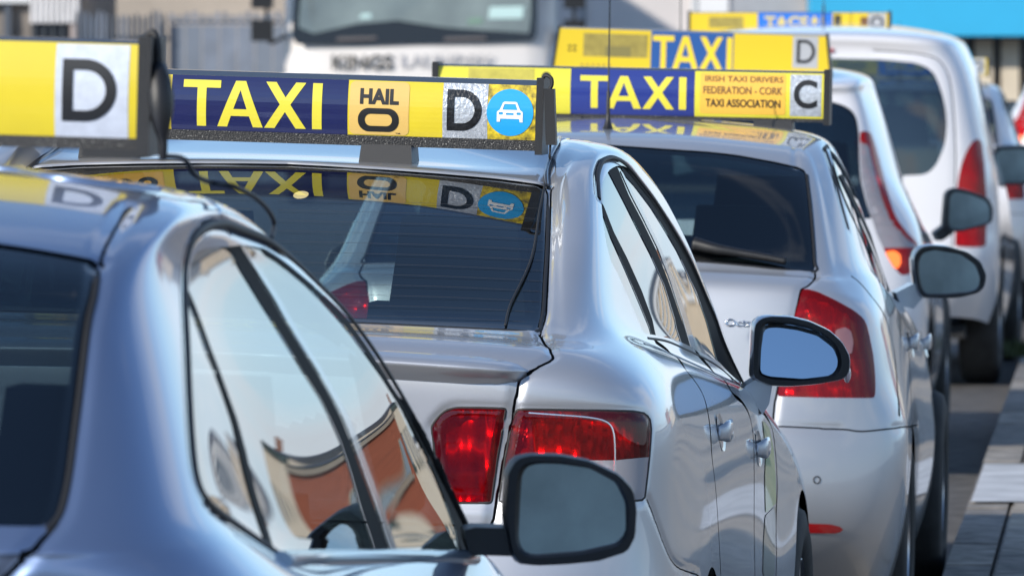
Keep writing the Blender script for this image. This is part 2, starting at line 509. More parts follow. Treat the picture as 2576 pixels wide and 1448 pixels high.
def soft(poly, r=2, n=140):
    """rounded, evenly sampled closed outline"""
    P = np.asarray(poly, float)
    L = np.linalg.norm(np.roll(P, -1, 0) - P, axis=1).sum()
    k = np.concatenate([p + (q-p) * np.linspace(0, 1, max(2, int(np.linalg.norm(q-p)/3)), endpoint=False)[:, None] for p, q in zip(P, np.roll(P, -1, 0))])
    for _ in range(int(r)): k = (np.roll(k, 1, 0) + 2*k + np.roll(k, -1, 0)) / 4
    st = max(1, len(k)//n)
    return k[::st]
def strip(name, P, N, wid, h, m, parent, mirror=False, lift=0.0):
    """a moulding of rounded section laid along P on a surface with normals N"""
    T = np.gradient(P, axis=0); T /= np.linalg.norm(T, axis=1)[:, None] + 1e-12
    Bn = np.cross(T, N); Bn /= np.linalg.norm(Bn, axis=1)[:, None] + 1e-12
    prof = [(-0.5, -0.3), (-0.46, 0.45), (-0.25, 0.9), (0, 1.0), (0.25, 0.9), (0.46, 0.45), (0.5, -0.3)]
    V = np.concatenate([P[:, None] + Bn[:, None]*(a*wid) + N[:, None]*(b*h+lift) for a, b in prof], 1)
    n, k = len(P), len(prof); V = V.reshape(-1, 3)
    F = [(i*k+j, i*k+j+1, (i+1)*k+j+1, (i+1)*k+j) for i in range(n-1) for j in range(k-1)]
    F.append(tuple(range(k))); F.append(tuple((n-1)*k+j for j in range(k))[::-1])
    if mirror: V = V * MX; F = [f[::-1] for f in F]
    bm = bmesh.new(); vs = [bm.verts.new(v) for v in V]
    for f in F: bm.faces.new([vs[i] for i in f])
    return bm_ob(name, bm, m, parent, smooth=True)
def smooth_line(P, N, n):
    Q = spline(np.hstack([P, N]), n); X, M = Q[:, :3], Q[:, 3:]
    for _ in range(4):
        X[1:-1] = (X[:-2] + 2*X[1:-1] + X[2:]) / 4
    return X, M / np.linalg.norm(M, axis=1)[:, None]

def wheel_meshes(r=0.315, wid=0.2):
    prof = [(r*0.62, -wid/2+0.02), (r*0.80, -wid/2), (r*0.95, -wid/2+0.012), (r, -wid/2+0.04), (r, wid/2-0.04), (r*0.95, wid/2-0.012), (r*0.80, wid/2), (r*0.62, wid/2-0.02)]
    n = 40; V = [(x, a*math.cos(2*math.pi*i/n), a*math.sin(2*math.pi*i/n)) for i in range(n) for a, x in prof]
    k = len(prof); F = [(i*k+j, ((i+1) % n)*k+j, ((i+1) % n)*k+(j+1) % k, i*k+(j+1) % k) for i in range(n) for j in range(k)]
    bm = bmesh.new()
    for sgn in (1,):
        ring = [bm.verts.new((wid/2-0.03, r*0.63*math.cos(2*math.pi*i/n), r*0.63*math.sin(2*math.pi*i/n))) for i in range(n)]
        ring2 = [bm.verts.new((wid/2-0.012, r*0.57*math.cos(2*math.pi*i/n), r*0.57*math.sin(2*math.pi*i/n))) for i in range(n)]
        ring3 = [bm.verts.new((wid/2-0.06, r*0.5*math.cos(2*math.pi*i/n), r*0.5*math.sin(2*math.pi*i/n))) for i in range(n)]
        for a, b in ((ring, ring2), (ring2, ring3)):
            for i in range(n): bm.faces.new((a[i], a[(i+1) % n], b[(i+1) % n], b[i]))
        bm.faces.new(ring3)
        for s in range(5):
            th = 2*math.pi*s/5
            c, q = math.cos(th), math.sin(th)
            def pt(x, rad, off): return bm.verts.new((x, rad*c-off*q, rad*q+off*c))
            a = [pt(wid/2-0.02, 0.02, -0.03), pt(wid/2-0.02, 0.02, 0.03), pt(wid/2-0.02, r*0.56, 0.022), pt(wid/2-0.02, r*0.56, -0.022)]
            b = [pt(wid/2-0.06, 0.02, -0.035), pt(wid/2-0.06, 0.02, 0.035), pt(wid/2-0.06, r*0.56, 0.03), pt(wid/2-0.06, r*0.56, -0.03)]
            bm.faces.new(a)
            for i in range(4): bm.faces.new((a[i], b[i], b[(i+1) % 4], a[(i+1) % 4]))
    return (V, F), bm
def add_wheels(car, spots, r=0.315):
    (V, F), bm = wheel_meshes(r)
    first = None
    for x, y in spots:
        if first is None:
            wt = mesh_ob('wheel', V, F, TYRE, car); rim = bm_ob('rim', bm, ALLOY, wt, smooth=True); first = (wt, rim)
        else:
            wt = first[0].copy(); link(wt, car); rim = first[1].copy(); link(rim, wt)
        wt.location = (x, y, r); wt.rotation_euler = (0, 0, 0 if x > 0 else math.pi)

def mirror_part(car, pose, yl, outer, glass, arm, shell, rim, tilt, right=True, rimw=None, gl=MIRROR, deep=0.15, back_px=None):
    """a door mirror: domed housing, dark rim, angled glass and stalk"""
    def loc(poly, y, n=64):
        P = soft(poly, 6, 400); P = np.array([pose.pick(a, b, y) for a, b in P])
        return spline(P, n, True)
    O = loc(outer, yl); c = O.mean(0)
    V, F = [], []
    # from the rim at the back, over the shell, to the nose
    prof = [(0.0, 0.965), (-0.004, 0.985), (0.004, 1.0), (0.03, 1.03), (0.07, 1.0), (0.105, 0.88), (deep*0.88, 0.66), (deep*0.97, 0.4), (deep, 0.1)]
    n = len(O)
    for dy, s in prof:
        for p in O:
            V.append((c[0]+(p[0]-c[0])*s - dy*0.25, p[1]+dy, c[2]+(p[2]-c[2])*s))
    F = [(a*n+i, a*n+(i+1) % n, (a+1)*n+(i+1) % n, (a+1)*n+i) for a in range(len(prof)-1) for i in range(n)]
    F.append(tuple((len(prof)-1)*n+i for i in range(n)))
    def fl(V): return [(-v[0], v[1], v[2]) for v in V] if not right else V
    def emit(nm, V, F, m, par):
        bm = bmesh.new(); vs = [bm.verts.new(v) for v in fl(V)]
        for f in F: bm.faces.new([vs[i] for i in f])
        return bm_ob(nm, bm, m, par, smooth='all' if nm == 'door_mirror' else True)
    hs = emit('door_mirror', V, F, shell, car)
    Gp = loc(glass, yl + 0.004, n)
    # line the two loops up by angle about the glass centre
    gc = Gp.mean(0)
    def by_angle(P):
        a = np.unwrap(np.arctan2(P[:, 2]-gc[2], P[:, 0]-gc[0])); 
        if a[-1] < a[0]: P = P[::-1]; a = np.unwrap(np.arctan2(P[:, 2]-gc[2], P[:, 0]-gc[0]))
        a = a - 2*math.pi*np.floor(a[0]/(2*math.pi)); th = np.linspace(0, 2*math.pi, n, endpoint=False)
        k = np.argsort(a % (2*math.pi)); aa = (a % (2*math.pi))[k]; PP = P[k]
        aa = np.concatenate([aa[-1:]-2*math.pi, aa, aa[:1]+2*math.pi]); PP = np.vstack([PP[-1:], PP, PP[:1]])
        return np.stack([np.interp(th, aa, PP[:, q]) for q in range(3)], 1)
    Oa = by_angle(c + (O-c)*0.985); Ga = by_angle(Gp)
    Oa = Oa + np.array([0, -0.005, 0]); Gi = Ga + np.array([0, 0.0, 0]); Gd = Ga + np.array([0, 0.02, 0])
    V = list(Oa) + list(Oa*0.35+Ga*0.65 + np.array([0, -0.006, 0])) + list(Gi) + list(Gd)
    F = [(a*n+i, a*n+(i+1) % n, (a+1)*n+(i+1) % n, (a+1)*n+i) for a in range(3) for i in range(n)]
    emit('rim', V, F, rim, hs)
    # glass: slightly turned by tilt = (outwards, up)
    gv = []
    for s in (1.0, 0.66, 0.33):
        for p in Ga:
            dx, dz = (p[0]-gc[0])*s, (p[2]-gc[2])*s
            gv.append((gc[0]+dx, gc[1]+0.011+dx*math.tan(tilt[0])+dz*math.tan(tilt[1])+0.10*(dx*dx+dz*dz), gc[2]+dz))
    gv.append((gc[0], gc[1]+0.011, gc[2]))
    F = [(a*n+i, a*n+(i+1) % n, (a+1)*n+(i+1) % n, (a+1)*n+i) for a in range(2) for i in range(n)] + [(2*n+i, 2*n+(i+1) % n, 3*n) for i in range(n)]
    emit('mirror_glass', gv, F, gl, hs)
    if arm:
        A = [pose.pick(a, b, yl+0.05) for a, b in arm[0]]
        bm = bmesh.new()
        f0 = [bm.verts.new((v[0] if right else -v[0], v[1]-0.03, v[2])) for v in A]
        f1 = [bm.verts.new(((v[0] if right else -v[0])-(0.02 if right else -0.02), v[1]+0.07, v[2])) for v in A]
        bm.faces.new(f0); bm.faces.new(f1[::-1])
        for i in range(len(A)): bm.faces.new((f0[i], f0[(i+1) % len(A)], f1[(i+1) % len(A)], f1[i]))
        bm_ob('mirror_arm', bm, arm[1], hs, smooth=True, bevel=0.012, segs=3)
    return hs
def flat_on(name, me, pt, nrm, xdir, m, parent, thick=0.0):
    """lay a flat mesh on a surface point: x along xdir, y up the surface"""
    n = Vector(nrm).normalized(); x = Vector(xdir); x = (x - n*x.dot(n)).normalized(); y = n.cross(x)
    M = Matrix((x, y, n)).transposed().to_4x4(); M.translation = Vector(pt) + n*0.001
    bm = bmesh.new(); bm.from_mesh(me)
    if thick:
        r = bmesh.ops.extrude_face_region(bm, geom=bm.faces[:])
        bmesh.ops.translate(bm, verts=[v for v in r['geom'] if isinstance(v, bmesh.types.BMVert)], vec=(0, 0, thick))
    bmesh.ops.transform(bm, matrix=M, verts=bm.verts)
    return bm_ob(name, bm, m, parent)
def headrest_seat(car, x, y, z, wid=0.46, back=0.5, hr=True, m=SEAT):
    """seat back with rounded edges and a headrest on two rods"""
    bm = bmesh.new(); box(bm, x-wid/2, x+wid/2, y, y+0.13, z-back, z)
    for v in bm.verts:
        if v.co.z > z-0.01: v.co.y -= 0.08; v.co.x = x+(v.co.x-x)*0.8
    s = bm_ob('seat', bm, m, car, smooth=True, bevel=0.06, segs=5)
    if hr:
        bm = bmesh.new(); box(bm, x-0.15, x+0.15, y-0.13, y-0.0, z-0.015, z+0.19)
        for v in bm.verts:
            if v.co.z > z+0.1: v.co.x = x+(v.co.x-x)*0.84
        bm_ob('headrest', bm, m, s, smooth=True, bevel=0.055, segs=5)
        bm = bmesh.new()
        for dx_ in (-0.06, 0.06): box(bm, x+dx_-0.006, x+dx_+0.006, y-0.07, y-0.058, z-0.03, z+0.06)
        bm_ob('headrest_rod', bm, CHROME, s)

class Car:
    def __init__(self, name, label, pose, net, paint, ds=(0.008, 0.02, 0.008), side_from=4, group='taxis standing in the rank', cat='car'):
        self.pose = pose; self.paint = paint
        self.root = empty(name, label, cat, pose.loc, pose.rot, group)
        self.sheet = Sheet(net, *ds, side_from); self.sheet.project(pose)
        self.coarse = Sheet(net, ds[0]*3, ds[1]*2, ds[2]*3, side_from); self.coarse.project(pose)
        self.gaps, self.creases, self.regions = [], [], []
    def line(self, pts, n=60, centre=False, **k):
        P, N = self.sheet.on(pts, **k)
        if centre:                      # carry the line on to the middle of the car
            g, gn = self.sheet.G[0], self.sheet.N[0]
            i = np.argmin((g[:, 1]-P[0, 1])**2 + (g[:, 2]-P[0, 2]-.02*P[0, 0])**2)
            P = np.vstack([g[i][None], P]); N = np.vstack([gn[i][None], N])
        return smooth_line(P, N, n)
    def gap(self, pts=None, local=None, w=0.005, soft_r=0.010, depth=0.004, n=80, cutit=True, **k):
        P = self.line(pts, n, **k)[0] if pts is not None else np.asarray(local, float)
        if local is not None: P = self.snap(spline(P, n))
        self.gaps.append((P, w, soft_r, depth, cutit))
        return P
    def snap(self, P):
        G = self.sheet.G.reshape(-1, 3); N = self.sheet.N.reshape(-1, 3); o = []
        for p in P:
            i = np.argmin(np.sum((G-p)**2, 1)); o.append(p - N[i]*((p-G[i]) @ N[i]))
        return np.array(o)
    def groove(self):
        s = self.sheet
        for P, w_, r_, d_, _ in self.gaps:
            D = s.dist(P); s.G = s.G - s.N * (d_ * np.exp(-(np.maximum(D-w_/2, 0)/r_)**2) * (D < 0.11))[..., None]
        s.finish(); s.project(self.pose)
        self.gaps = [(self.snap(P),) + tuple(g) for P, *g in self.gaps]
    def region(self, name, poly, r=4, ymax=9, ymin=-9, zmin=-9, zmax=9, sided=True, mask=None, fcut=-0.2):
        P = soft(poly, r)
        def f(pc):
            d = sdf2(pc.A[:, 6:8], P); c = pc.co
            bad = (pc.A[:, 8] < fcut) | (c[:, 1] > ymax) | (c[:, 1] < ymin) | (c[:, 2] < zmin) | (c[:, 2] > zmax)
            if mask is not None: bad |= ~mask(c)
            return np.where(bad, 60.0, d)
        return f
    def plan(self, poly, zmin, zmax=9):
        P = np.asarray(poly, float)
        return lambda pc: np.where((pc.co[:, 2] < zmin) | (pc.co[:, 2] > zmax), 1.0, sdf2(pc.co[:, :2], P, 1.0))
    def arch(self, y, r, z=0.31, xmin=0.55):
        return lambda pc: np.where(pc.co[:, 0] < xmin, 1.0, np.hypot(pc.co[:, 1]-y, pc.co[:, 2]-z) - r)
    def side(self, pc, name, m, off=0.0, sub=None):
        o = []
        for q in (pc, pc.mirrored()):
            if len(q.F): o.append((q.shifted(off) if off else q).ob(name, m, self.root if sub is None else sub[len(o)]))
        return o
    def both(self, pc, name, m, off=0.0, parent=None):
        q = pc.plus(pc.mirrored()); return (q.shifted(off) if off else q).ob(name, m, parent or self.root)
    def panels(self, rest, namer):
        for P, w_, _, _, c in self.gaps:
            if c: rest = rest.slit(P, w_)
        groups = {}
        for isl in rest.islands():
            nm = namer(isl); groups[nm] = groups[nm].plus(isl) if nm in groups else isl
        obs = {}
        for nm, pc in groups.items():
            if nm in ('body', 'boot_lid', 'tailgate', 'bumper', 'bonnet', 'roof'): obs[nm] = self.both(pc, nm, self.paint)
            else: obs[nm] = self.side(pc, nm.split('#')[0], self.paint)
        return obs
    def lining(self, holes):
        pc = self.coarse.piece()
        for f in holes: _, pc = pc.cut(f(pc))
        self.both(pc, 'cabin_lining', LINING, -0.018)
        box_ob('underbody', (-0.72, 0.72, 0.25, 4.1, 0.24, 0.30), LINING, self.root)
def lamp(car, pc, lens, ribs=55.0, depth=0.03, refl=REFL, amp=0.006, name='tail_lamp'):
    """a lens with a bowl behind it: vertical flutes, a horizontal step and bright facets"""
    o = car.side(pc, name, lens, 0.001)
    q = Piece(pc.A.copy(), pc.F); A = q.A
    t = A[:, 0] + A[:, 1]*.8
    ph = t * ribs * 2 * math.pi / 3
    st = np.tanh((np.sin(A[:, 2]*38 + np.floor(t*9)*1.3))*6)
    A[:, :3] -= A[:, 3:6] * (depth + amp*np.abs(np.sin(ph)) + .006*st)[:, None]
    A[:, 3] += 0.6*np.cos(ph)
    A[:, 5] += 0.9*np.cos(A[:, 2]*38 + np.floor(t*9)*1.3) + .15*np.sin(np.floor(t*23)*2.1)
    car.side(q, 'reflector', refl, 0, o)
    return o

# ------------------------------------------------------------------ the five taxis of the rank
def cols(spec):
    """each column: 13 (x, y, z) nodes from the sill up to the roof centre line"""
    return [[tuple(p) for p in c] for c in spec]
FRONT = lambda L: [  # wheel, wing, nose corner and nose of a saloon front end, for a car L metres long
    [(.78,L-.95,.22),(.82,L-.95,.34),(.83,L-.95,.5),(.825,L-.95,.6),(.815,L-.95,.69),(.79,L-.95,.77),(.75,L-.95,.82),(.71,L-1.05,.85),(.68,L-1.2,.88),(.66,L-1.35,.93),(.6,L-1.5,.99),(.4,L-1.35,1.05),(0,L-1.3,1.07)],
    [(.74,L-.4,.24),(.77,L-.4,.35),(.78,L-.4,.46),(.77,L-.4,.56),(.75,L-.4,.64),(.71,L-.4,.70),(.66,L-.4,.74),(.6,L-.45,.77),(.55,L-.5,.79),(.5,L-.6,.81),(.45,L-.7,.83),(.3,L-.7,.87),(0,L-.7,.88)],
    [(.5,L-.1,.24),(.52,L-.06,.34),(.53,L-.05,.44),(.52,L-.06,.52),(.50,L-.08,.6),(.47,L-.12,.66),(.43,L-.17,.7),(.4,L-.22,.72),(.36,L-.26,.74),(.32,L-.3,.755),(.26,L-.34,.765),(.15,L-.36,.77),(0,L-.37,.775)],
    [(0,L-.04,.24),(0,L,.34),(0,L+.01,.44),(0,L,.52),(0,L-.02,.6),(0,L-.06,.66),(0,L-.12,.7),(0,L-.17,.72),(0,L-.21,.74),(0,L-.25,.755),(0,L-.29,.765),(0,L-.32,.77),(0,L-.34,.775)]]

# ---- B: the silver saloon in focus
NET_B = cols([
 [(0,.14,.28),(0,.03,.42),(0,0,.58),(0,.03,.70),(0,.085,.85),(0,.085,1.03),(0,.10,1.135),(0,.24,1.178),(0,.46,1.19),(0,.88,1.36),(0,1.28,1.484),(0,1.5,1.500),(0,2.02,1.55)],
 [(.32,.14,.28),(.34,.04,.42),(.35,.01,.58),(.35,.04,.70),(.35,.088,.85),(.35,.088,1.03),(.35,.105,1.132),(.35,.245,1.175),(.33,.465,1.187),(.30,.885,1.355),(.27,1.285,1.476),(.24,1.5,1.496),(0,2.04,1.55)],
 [(.56,.17,.28),(.58,.06,.42),(.60,.03,.58),(.60,.06,.70),(.60,.10,.85),(.60,.10,1.03),(.60,.125,1.115),(.585,.26,1.162),(.535,.48,1.178),(.485,.90,1.335),(.44,1.295,1.460),(.38,1.52,1.497),(0,2.06,1.55)],
 [(.74,.30,.26),(.77,.2,.40),(.80,.17,.58),(.795,.18,.70),(.79,.2,.85),(.785,.21,1.02),(.735,.235,1.105),(.665,.34,1.155),(.585,.52,1.195),(.525,.92,1.355),(.475,1.31,1.482),(.42,1.62,1.530),(0,2.08,1.552)],
 [(.80,.55,.24),(.84,.5,.38),(.85,.5,.56),(.845,.5,.70),(.835,.5,.85),(.82,.51,1.0),(.77,.54,1.095),(.70,.6,1.152),(.635,.68,1.21),(.575,.98,1.37),(.515,1.35,1.493),(.44,1.72,1.543),(0,2.10,1.555)],
 [(.80,1.05,.22),(.845,1.05,.36),(.855,1.05,.54),(.85,1.05,.70),(.835,1.05,.85),(.805,1.05,.99),(.76,1.05,1.075),(.705,1.05,1.13),(.66,1.05,1.175),(.60,1.2,1.36),(.54,1.47,1.495),(.44,1.8,1.548),(0,2.13,1.556)],
 [(.79,1.8,.22),(.83,1.8,.34),(.84,1.8,.52),(.83,1.8,.66),(.82,1.8,.80),(.80,1.8,.93),(.77,1.8,1.01),(.725,1.8,1.06),(.69,1.8,1.10),(.625,1.82,1.32),(.56,1.88,1.487),(.44,2.0,1.545),(0,2.17,1.557)],
 [(.79,2.6,.22),(.82,2.6,.34),(.83,2.6,.50),(.82,2.6,.63),(.81,2.6,.76),(.795,2.6,.88),(.77,2.6,.95),(.735,2.6,.985),(.708,2.6,1.02),(.65,2.5,1.22),(.575,2.34,1.425),(.43,2.3,1.52),(0,2.3,1.55)],
 [(.79,3.1,.22),(.82,3.1,.34),(.83,3.1,.5),(.815,3.1,.62),(.80,3.1,.74),(.785,3.1,.84),(.765,3.1,.90),(.745,3.1,.93),(.72,3.12,.955),(.675,2.95,1.10),(.615,2.7,1.28),(.43,2.7,1.40),(0,2.75,1.43)],
] + FRONT(4.68))
NET_B = [[(x + .125*min(1, x/.45), y, z) for x, y, z in col_] for col_ in NET_B]

def taxi_b():
    c = Car('silver_taxi', 'silver saloon taxi under the long blue sign, sharp in the middle of the rank', Pose(-.687, 16., .12, .03), NET_B, SILVER, ds=(.008, .012, .008))
    s = c.sheet
    lampR = [(1303,1029),(1400,1030),(1500,1032),(1590,1034),(1622,1039),(1635,1052),(1638,1080),(1634,1140),(1630,1180),(1621,1256),(1590,1259),(1400,1262),(1256,1262),(1270,1160),(1286,1075),(1296,1035)]
    lampL = [(1273,1027),(1200,1025),(1150,1025),(1126,1029),(1106,1044),(1086,1070),(1090,1110),(1100,1180),(1112,1255),(1130,1263),(1236,1264),(1250,1160),(1264,1080)]
    WIN = [(300,404),(500,405),(700,411),(900,421),(1100,436),(1250,449),(1345,461),(1372,468),(1381,490),(1380,560),(1376,640),(1372,720),(1369,780),(1362,812),(1352,832),(1270,827),(1100,819),(925,811),(600,800),(300,795)]
    # panel lines
    bootside = [(1359,836),(1372,860),(1388,884),(1393,892),(1384,902),(1348,922),(1325,938),(1308,952),(1300,985),(1293,1030),(1284,1075),(1268,1150),(1253,1230),(1243,1290),(1231,1345)]
    c.gap(bootside, w=.006, soft_r=.009, depth=.006, n=160)
    c.gap(local=[(0,.07,.80),(.3,.075,.80),(.55,.08,.80),(.63,.085,.795)], w=.005)
    c.gap([(1632,1258),(1645,1290),(1658,1325),(1675,1370),(1694,1410),(1717,1430),(1760,1446)], w=.003, soft_r=.008, depth=.004, n=60)
    c.gap([(1386,466),(1384,520),(1382,600),(1378,700),(1374,780),(1366,815),(1358,836)], w=.004, soft_r=.008, depth=.005, n=90)
    doorR = c.gap([(1648,858),(1690,890),(1721,924),(1748,958),(1768,991),(1780,1030),(1786,1074),(1791,1149),(1800,1224),(1807,1324),(1812,1444)], w=.015, depth=.0, n=140)
    doorM = c.gap([(1752,886),(1800,940),(1840,985),(1868,1012),(1887,1049),(1896,1110),(1897,1174),(1897,1300),(1898,1444)], w=.015, depth=.0, n=140)
    doorF = c.gap([(1880,978),(1905,1015),(1936,1062),(1950,1130),(1955,1224),(1952,1330),(1951,1444)], w=.015, depth=.0, n=120)
    ditch = c.line([(1376,466),(1374,440),(1377,420),(1387,388),(1400,360),(1416,344)], 60)
    c.gaps.append((ditch[0], .004, .012, .006, False))
    seal = [(1507,500),(1505,470),(1504,445),(1508,424),(1516,405),(1528,398),(1541,396),(1556,401),(1569,409),(1588,428),(1607,452),(1630,481),(1651,510),(1687,566),(1715,613),(1741,663),(1774,740),(1801,803),(1815,846),(1840,905),(1872,970)]
    sealP = c.line(seal, 200)
    c.gaps.append((sealP[0], .004, .012, .005, False))
    for poly in (lampR, lampL):
        q = soft(poly, 6); P, N = s.on(q[::2]); P = np.vstack([P, P[:1]])
        c.gaps.append((P, .003, .007, .004, False))
    c.groove()
    R_win = c.region('w', WIN, 3, ymax=1.6, zmin=1.1)
    R_lr = c.region('l', lampR, 5, ymax=.6); R_ll = c.region('l', lampL, 5, ymax=.6)
    DLO = [(1533,427),(1519,449),(1513,472),(1512,502),(1517,555),(1524,605),(1536,655),(1554,689),(1577,739),(1604,802),(1619,838),(1653,843),(1698,854),(1738,871),(1768,888),(1808,909),(1835,938),(1862,962),(1870,962),(1840,892),(1806,803),(1777,735),(1744,660),(1718,611),(1690,562),(1654,506),(1632,477),(1608,449),(1586,427),(1567,416),(1550,417)]
    R_side = c.region('s', DLO, 2, ymin=.6, ymax=3.4, zmin=.9, fcut=-.5)
    WS = c.plan([(-1,3.42),(.38,3.40),(.62,3.28),(.74,3.05),(.72,2.85),(.66,2.55),(.62,2.36),(.25,2.33),(-1,2.33)], 1.0)
    holes = [R_win, R_side, WS, R_lr, R_ll]
    rest = s.piece()
    win, rest = rest.cut(R_win(rest))
    blk = soft(WIN, 3); rim, _ = win.cut(-sdf2(win.A[:, 6:8], blk) - 12)      # ceramic edge of the screen
    edge = win.shifted(-.003)
    e_in, e_out = edge.cut(sdf2(edge.A[:, 6:8], blk) + 13)
    glassw = c.both(edge, 'rear_window', CGLASS)
    c.both(e_out.shifted(-.002), 'screen_border', BLACKG, 0, glassw)
    for yq in range(512, 800, 26):      # heating wires
        P, N = c.line([(700, yq-10), (900, yq-5), (1130, yq+1), (1368, yq+13)], 50, ymax=1.35)
        for mi in (False, True): strip('heater_wire', P, N, .0009, .0003, mat('wire brown', (.035, .035, .04), .7), glassw, mi)
    lr, rest = rest.cut(R_lr(rest)); ll, rest = rest.cut(R_ll(rest))
    clear = soft([(1446,1157),(1546,1157),(1626,1149),(1650,1150),(1650,1280),(1250,1280),(1250,1200),(1400,1190)], 3)
    cl, red = lr.cut(sdf2(lr.A[:, 6:8], clear))
    o = lamp(c, red, REDLENS, ribs=70); o2 = lamp(c, ll, REDLENS, ribs=55); o3 = lamp(c, cl, CLEARLENS, ribs=70, depth=.04)
    # clear upper corner of the lamp casing and its chrome line
    for q, ob in ((lampR, o), (lampL, o2)):
        P, N = s.on(soft(q, 6)[::2]); P = np.vstack([P, P[:2]]); N = np.vstack([N, N[:2]])
        for mi in (False, True): strip('lamp_seal', P, N, .006, .002, RUBBER, ob[1 if mi and len(ob) > 1 else 0], mi)
    P, N = c.line([(1546,1262),(1547,1157),(1545,1090),(1538,1070),(1515,1056),(1470,1048),(1400,1043),(1330,1038)], 60)
    strip('lens_divider', P, N, .0045, .0015, REFL, o[0]); 
    side, rest = rest.cut(R_side(rest))
    side = side.shifted(-.004)
    bars = dict(
      quarter=[(1510,500),(1514,522),(1541,599),(1574,672),(1607,749),(1629,802),(1638,824),(1643,845),(1655,848),(1651,836),(1644,802),(1617,729),(1581,649),(1547,582),(1521,515)],
      pillar=[(1530,424),(1574,509),(1607,575),(1641,642),(1674,715),(1701,802),(1705,824),(1720,870),(1741,878),(1725,824),(1717,802),(1684,705),(1651,622),(1617,552),(1584,489),(1553,412)],
      frame=[(1562,425),(1590,488),(1622,550),(1657,622),(1690,705),(1720,798),(1742,874),(1757,884),(1733,798),(1700,705),(1664,620),(1630,548),(1598,488),(1568,430)],
      top=[(1560,405),(1572,437),(1601,469),(1641,522),(1674,575),(1707,632),(1741,705),(1756,736),(1781,808),(1806,903),(1830,940),(1880,985),(1880,940),(1800,770),(1744,640),(1690,540),(1632,460),(1590,415)])
    for k, m in (('top', BLACKG), ('pillar', BLACKG), ('quarter', BLACKG), ('frame', mat('grey trim', (.16,.165,.19), .25, .4, .5))):
        b_, side = side.cut(sdf2(side.A[:, 6:8], soft(bars[k], 2)))
        for q_ in b_.islands():
            if len(q_.F) > 12: c.side(q_, 'window_frame' if k in ('top', 'frame') else 'pillar_trim', m, .0015)
    for isl in side.islands():
        if len(isl.F) > 30: c.side(isl, 'side_window', SGLASS)
    ws, rest = rest.cut(WS(rest)); c.both(ws, 'windscreen', GLASS)
    for y in (1.02, 3.73): _, rest = rest.cut(c.arch(y, .355)(rest))
    def namer(p):
        m = p.co.mean(0)
        if len(p.F) < 400: return 'body'
        if abs(m[1]) < .4 and m[2] > .78 and m[0] < .45: return 'boot_lid'
        if m[1] < .5 and m[2] < .8: return 'bumper'
        if 1.2 < m[1] < 3.2 and m[2] < 1.05 and m[0] > .7 and p.co[:, 1].max() < 3.6: return 'door' if m[1] > 2.2 else 'door#2'
        return 'body'
    obs = c.panels(rest, namer)
    c.lining(holes)
    # seals, ditch moulding, belt moulding
    for mi in (False, True):
        strip('window_seal', *sealP, .011, .004, RUBBER, c.root, mi)
        strip('roof_moulding', *ditch, .009, .004, mat('dark paint trim', (.05,.055,.07), .3, .3, .5), c.root, mi)
        P, N = c.line([(1380,470),(1379,560),(1376,640),(1371,720),(1368,780),(1361,812),(1352,833),(1270,829),(1100,821),(925,813),(640,803)], 120)
        strip('window_seal', P, N, .008, .002, RUBBER, c.root, mi)
        P, N = c.line([(760,412),(900,420),(1100,434),(1250,447),(1345,459),(1369,464)], 100, centre=True)
        strip('roof_edge', P, N, .010, .004, SILVER, c.root, mi)
        P, N = c.line([(1630,850),(1675,857),(1721,876),(1771,900),(1808,922),(1840,950),(1868,974)], 60)
        strip('window_seal', P, N, .006, .0015, RUBBER, c.root, mi)
    # boot lip spoiler
    xs = np.linspace(-.675, .675, 73); V = []
    for x in xs:
        t = abs(x)/.675; k = max(0.0, 1-max(0, (t-.80)/.20)**2)**.5
        drop = -.016*t*t
        i = np.argmin(np.sum((s.G.reshape(-1, 3) - np.array([abs(x), .1, 1.135+drop]))**2, 1)); base = s.G.reshape(-1, 3)[i]
        yb = base[1]
        pr = [(yb+.075, 1.158), (yb+.02, 1.147), (yb-.045*k, 1.140), (yb-.068*k, 1.132), (yb-.071*k, 1.127), (yb-.066*k, 1.120), (yb-.040*k, 1.104), (yb-.014*k, 1.090), (yb+.008, 1.079), (yb+.04, 1.076)]
        V += [(x, a, 1.125 + (b-1.125)*(0.25+.75*k) + drop + .004) for a, b in pr]
    n = len(pr); F = [(i*n+j, i*n+j+1, (i+1)*n+j+1, (i+1)*n+j) for i in range(len(xs)-1) for j in range(n-1)]
    bm = bmesh.new(); vs = [bm.verts.new(v) for v in V]
    for f in F: bm.faces.new([vs[i] for i in f])
    bm_ob('boot_spoiler', bm, SILVER, obs.get('boot_lid') or c.root, smooth='all')
    add_handles(c, [(1812, 1086), (1907, 1127)], 'door_handle', SILVER)
    outer = [(1898,824),(1901,811),(1915,799),(1938,794),(1988,796),(2038,808),(2088,831),(2121,861),(2139,895),(2140,925),(2134,945),(2118,955),(2055,966),(1988,971),(1941,970),(1905,956),(1893,948),(1895,890)]
    gl = [(1920,818),(1932,811),(1960,811),(2005,817),(2055,831),(2096,865),(2108,898),(2106,925),(2090,944),(2021,952),(1938,946),(1913,938),(1914,875)]
    arm = ([(1875,971),(1903,953),(1946,965),(1938,1014),(1921,1041)], SILVER)
    for rgt in (True, False): mirror_part(c.root, c.pose, 2.92, outer, gl, arm, SILVER, BLACKP, (R(3), R(15)), rgt, gl=DARKMIR)
    # indicator lens at the mirror's tip
    p = c.pose.pick(2130, 942, 2.94); bm = bmesh.new(); bmesh.ops.create_uvsphere(bm, u_segments=12, v_segments=8, radius=1)
    for v in bm.verts: v.co = Vector((p[0]+v.co.x*.009, p[1]+.02+v.co.y*.03, p[2]+v.co.z*.02))
    bm_ob('indicator_lens', bm, CLEARLENS, c.root, smooth='all')
